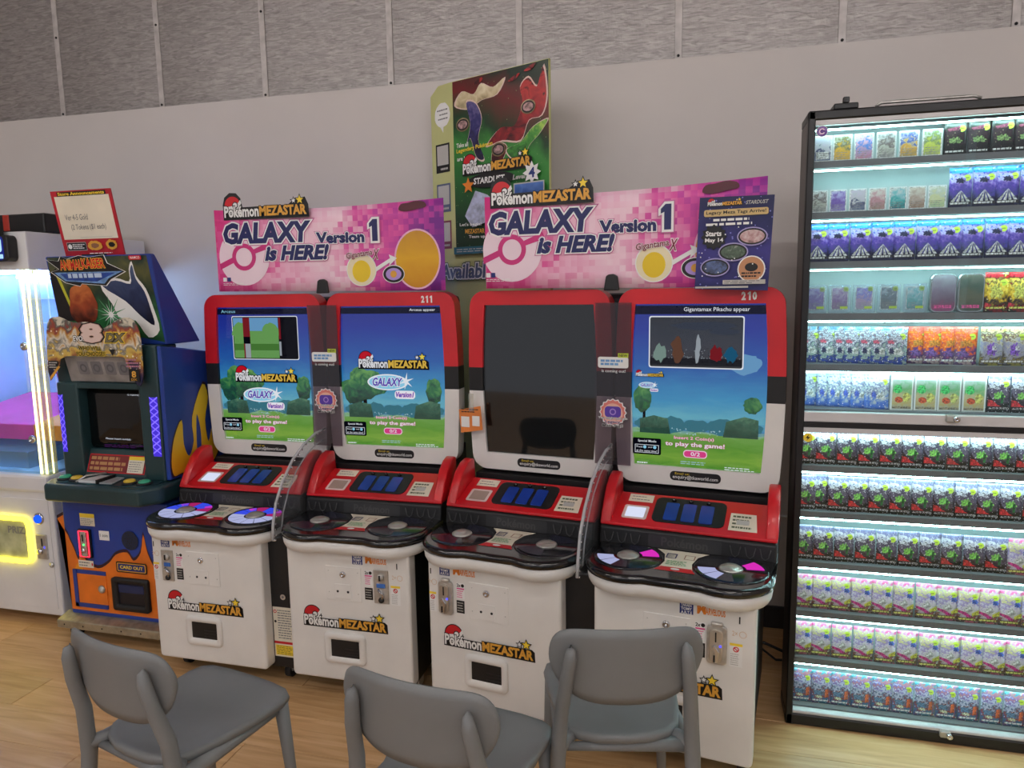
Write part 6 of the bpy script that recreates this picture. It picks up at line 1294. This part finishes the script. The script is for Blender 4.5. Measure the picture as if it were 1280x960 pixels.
# ================================================================ GREY CAFE CHAIRS
CHM = mat('chair_grey', (124, 126, 127), 0.5, var=0.03, bump=0.05, bscale=250)
def make_chair(label, loc, rz):
    """local: faces +y, backrest at -y, origin on the floor under the seat centre"""
    t = thing('chair', label, 'chair', loc, rz, 'grey chairs in front of the machines')
    ZS, ZT = 0.452, 0.755
    # seat: rounded trapezoid, dished
    def outline(k, z):
        f, r_ = 0.176, 0.138; pts_ = []
        raw = [(-f, 0.13), (-f*0.95, 0.165), (-f*0.8, 0.182), (-0.08, 0.19), (0, 0.192), (0.08, 0.19), (f*0.8, 0.182), (f*0.95, 0.165), (f, 0.13), (f*0.97, 0.04), (0.157, -0.05), (r_, -0.125), (0.11, -0.155), (0.06, -0.172), (0, -0.176), (-0.06, -0.172), (-0.11, -0.155), (-r_, -0.125), (-0.157, -0.05), (-f*0.97, 0.04)]
        return [(x*k, y*k, z) for x, y in raw]
    b = MB(); b.loft([outline(0.93, ZS-0.026), outline(0.99, ZS-0.020), outline(1.0, ZS-0.008), outline(0.985, ZS), outline(0.90, ZS-0.003), outline(0.6, ZS-0.008), outline(0.25, ZS-0.010)], CHM, cap=True); b.build('seat', t)
    # apron frame below the seat
    b = MB()
    for a, c in (((-0.150, 0.150), (0.150, 0.150)), ((-0.150, 0.150), (-0.150, -0.150)), ((0.150, 0.150), (0.150, -0.150)), ((-0.150, -0.155), (0.150, -0.155))):
        b.tube([(a[0], a[1], ZS-0.035), (c[0], c[1], ZS-0.035)], (0.010, 0.020), CHM, 8)
    b.build('seat_frame', t)
    # rear legs run up as posts behind the backrest
    for s in (-1, 1):
        b = MB(); b.tube([(s*0.172, -0.215, 0.0), (s*0.166, -0.190, 0.20), (s*0.160, -0.172, 0.40), (s*0.152, -0.180, 0.52), (s*0.142, -0.203, 0.61), (s*0.134, -0.213, 0.67), (s*0.132, -0.213, 0.692), (s*0.131, -0.208, 0.702)], [0.013, 0.016, 0.019, 0.018, 0.0165, 0.015, 0.011, 0.003], CHM, 12); b.build('rear_leg', t)
        b = MB(); b.tube([(s*0.172, 0.176, 0.0), (s*0.160, 0.160, 0.25), (s*0.152, 0.148, ZS-0.018)], [0.012, 0.015, 0.019], CHM, 12); b.build('front_leg', t)
        b = MB(); b.tube([(s*0.160, -0.175, ZS-0.03), (s*0.140, -0.150, ZS-0.022), (s*0.112, -0.12, ZS-0.018)], [0.018, 0.016, 0.014], CHM, 8); b.build('seat_bracket', t)
    # backrest: curved panel, rounded ends, thickness 12 mm
    b = MB(); nu, nv = 30, 8; vs = []; fs = []
    for side in (0, 1):
        for i in range(nu+1):
            u = math.sin(math.pi/2*(-1+2*i/nu))
            e = abs(u)
            up_ = (0.072+0.003*(1-u*u))*max(0.0, 1-e**9)**0.5+0.001
            dn = 0.115*max(0.0, 1-e**3.4)**0.6+0.001
            zmid = 0.660
            for j in range(nv+1):
                v = j/nv; z = zmid-dn+(up_+dn)*v
                y = -0.205+0.034*u*u-(z-0.60)*0.10+(0.0 if side == 0 else 0.013)
                if j in (0, nv) or i in (0, nu): y += 0.004 if side == 0 else -0.004
                vs.append((u*0.180, y, z))
    k = (nu+1)*(nv+1)
    for i in range(nu):
        for j in range(nv):
            a = i*(nv+1)+j; fs.append((a, a+nv+1, a+nv+2, a+1)); fs.append((k+a, k+a+1, k+a+nv+2, k+a+nv+1))
        for j in (0, nv): a = i*(nv+1)+j; fs.append((a, k+a, k+a+nv+1, a+nv+1))
    for j in range(nv):
        for i in (0, nu): a = i*(nv+1)+j; fs.append((a, a+1, k+a+1, k+a))
    b.add(vs, fs, CHM, True); b.build('backrest', t)
    return t
make_chair('grey plastic chair nearest the blue flame cabinet and crane game', (-1.225, 1.42, 0), -0.22)
make_chair('grey plastic chair between the other two grey chairs', (-0.512, 1.425, 0), -0.14)
make_chair('grey plastic chair facing the machine numbered 210, nearest the glass case', (-0.193, 1.735, 0), 0.27)

# ================================================================ CABLES BEHIND THE CASE
CABLE = mat('cable_black', (24, 24, 26), 0.5)
b = MB(); b.tube([(0.10, 2.80, 0.012), (0.20, 2.86, 0.05), (0.28, 2.84, 0.09), (0.36, 2.86, 0.05), (0.48, 2.84, 0.012)], 0.006, CABLE, 8)
tag(b.build('power_cable'), 'black power cable looping over the floor beside the glass case', 'cable')
b = MB(); b.tube([(0.05, 2.92, 0.01), (0.18, 2.95, 0.012), (0.27, 2.90, 0.04), (0.33, 2.86, 0.012), (0.5, 2.9, 0.01)], 0.005, CABLE, 8)
tag(b.build('power_cable'), 'second thinner black cable lying against the wall by the case', 'cable')
b = MB(); b.tube([(0.05, WALL_Y-0.006, 0.52), (0.25, WALL_Y-0.006, 0.515), (0.7, WALL_Y-0.006, 0.50)], 0.005, mat('cable_white', (210, 210, 208), 0.5), 8)
tag(b.build('wall_cable'), 'white cable running along the wall between machine and glass case', 'cable')
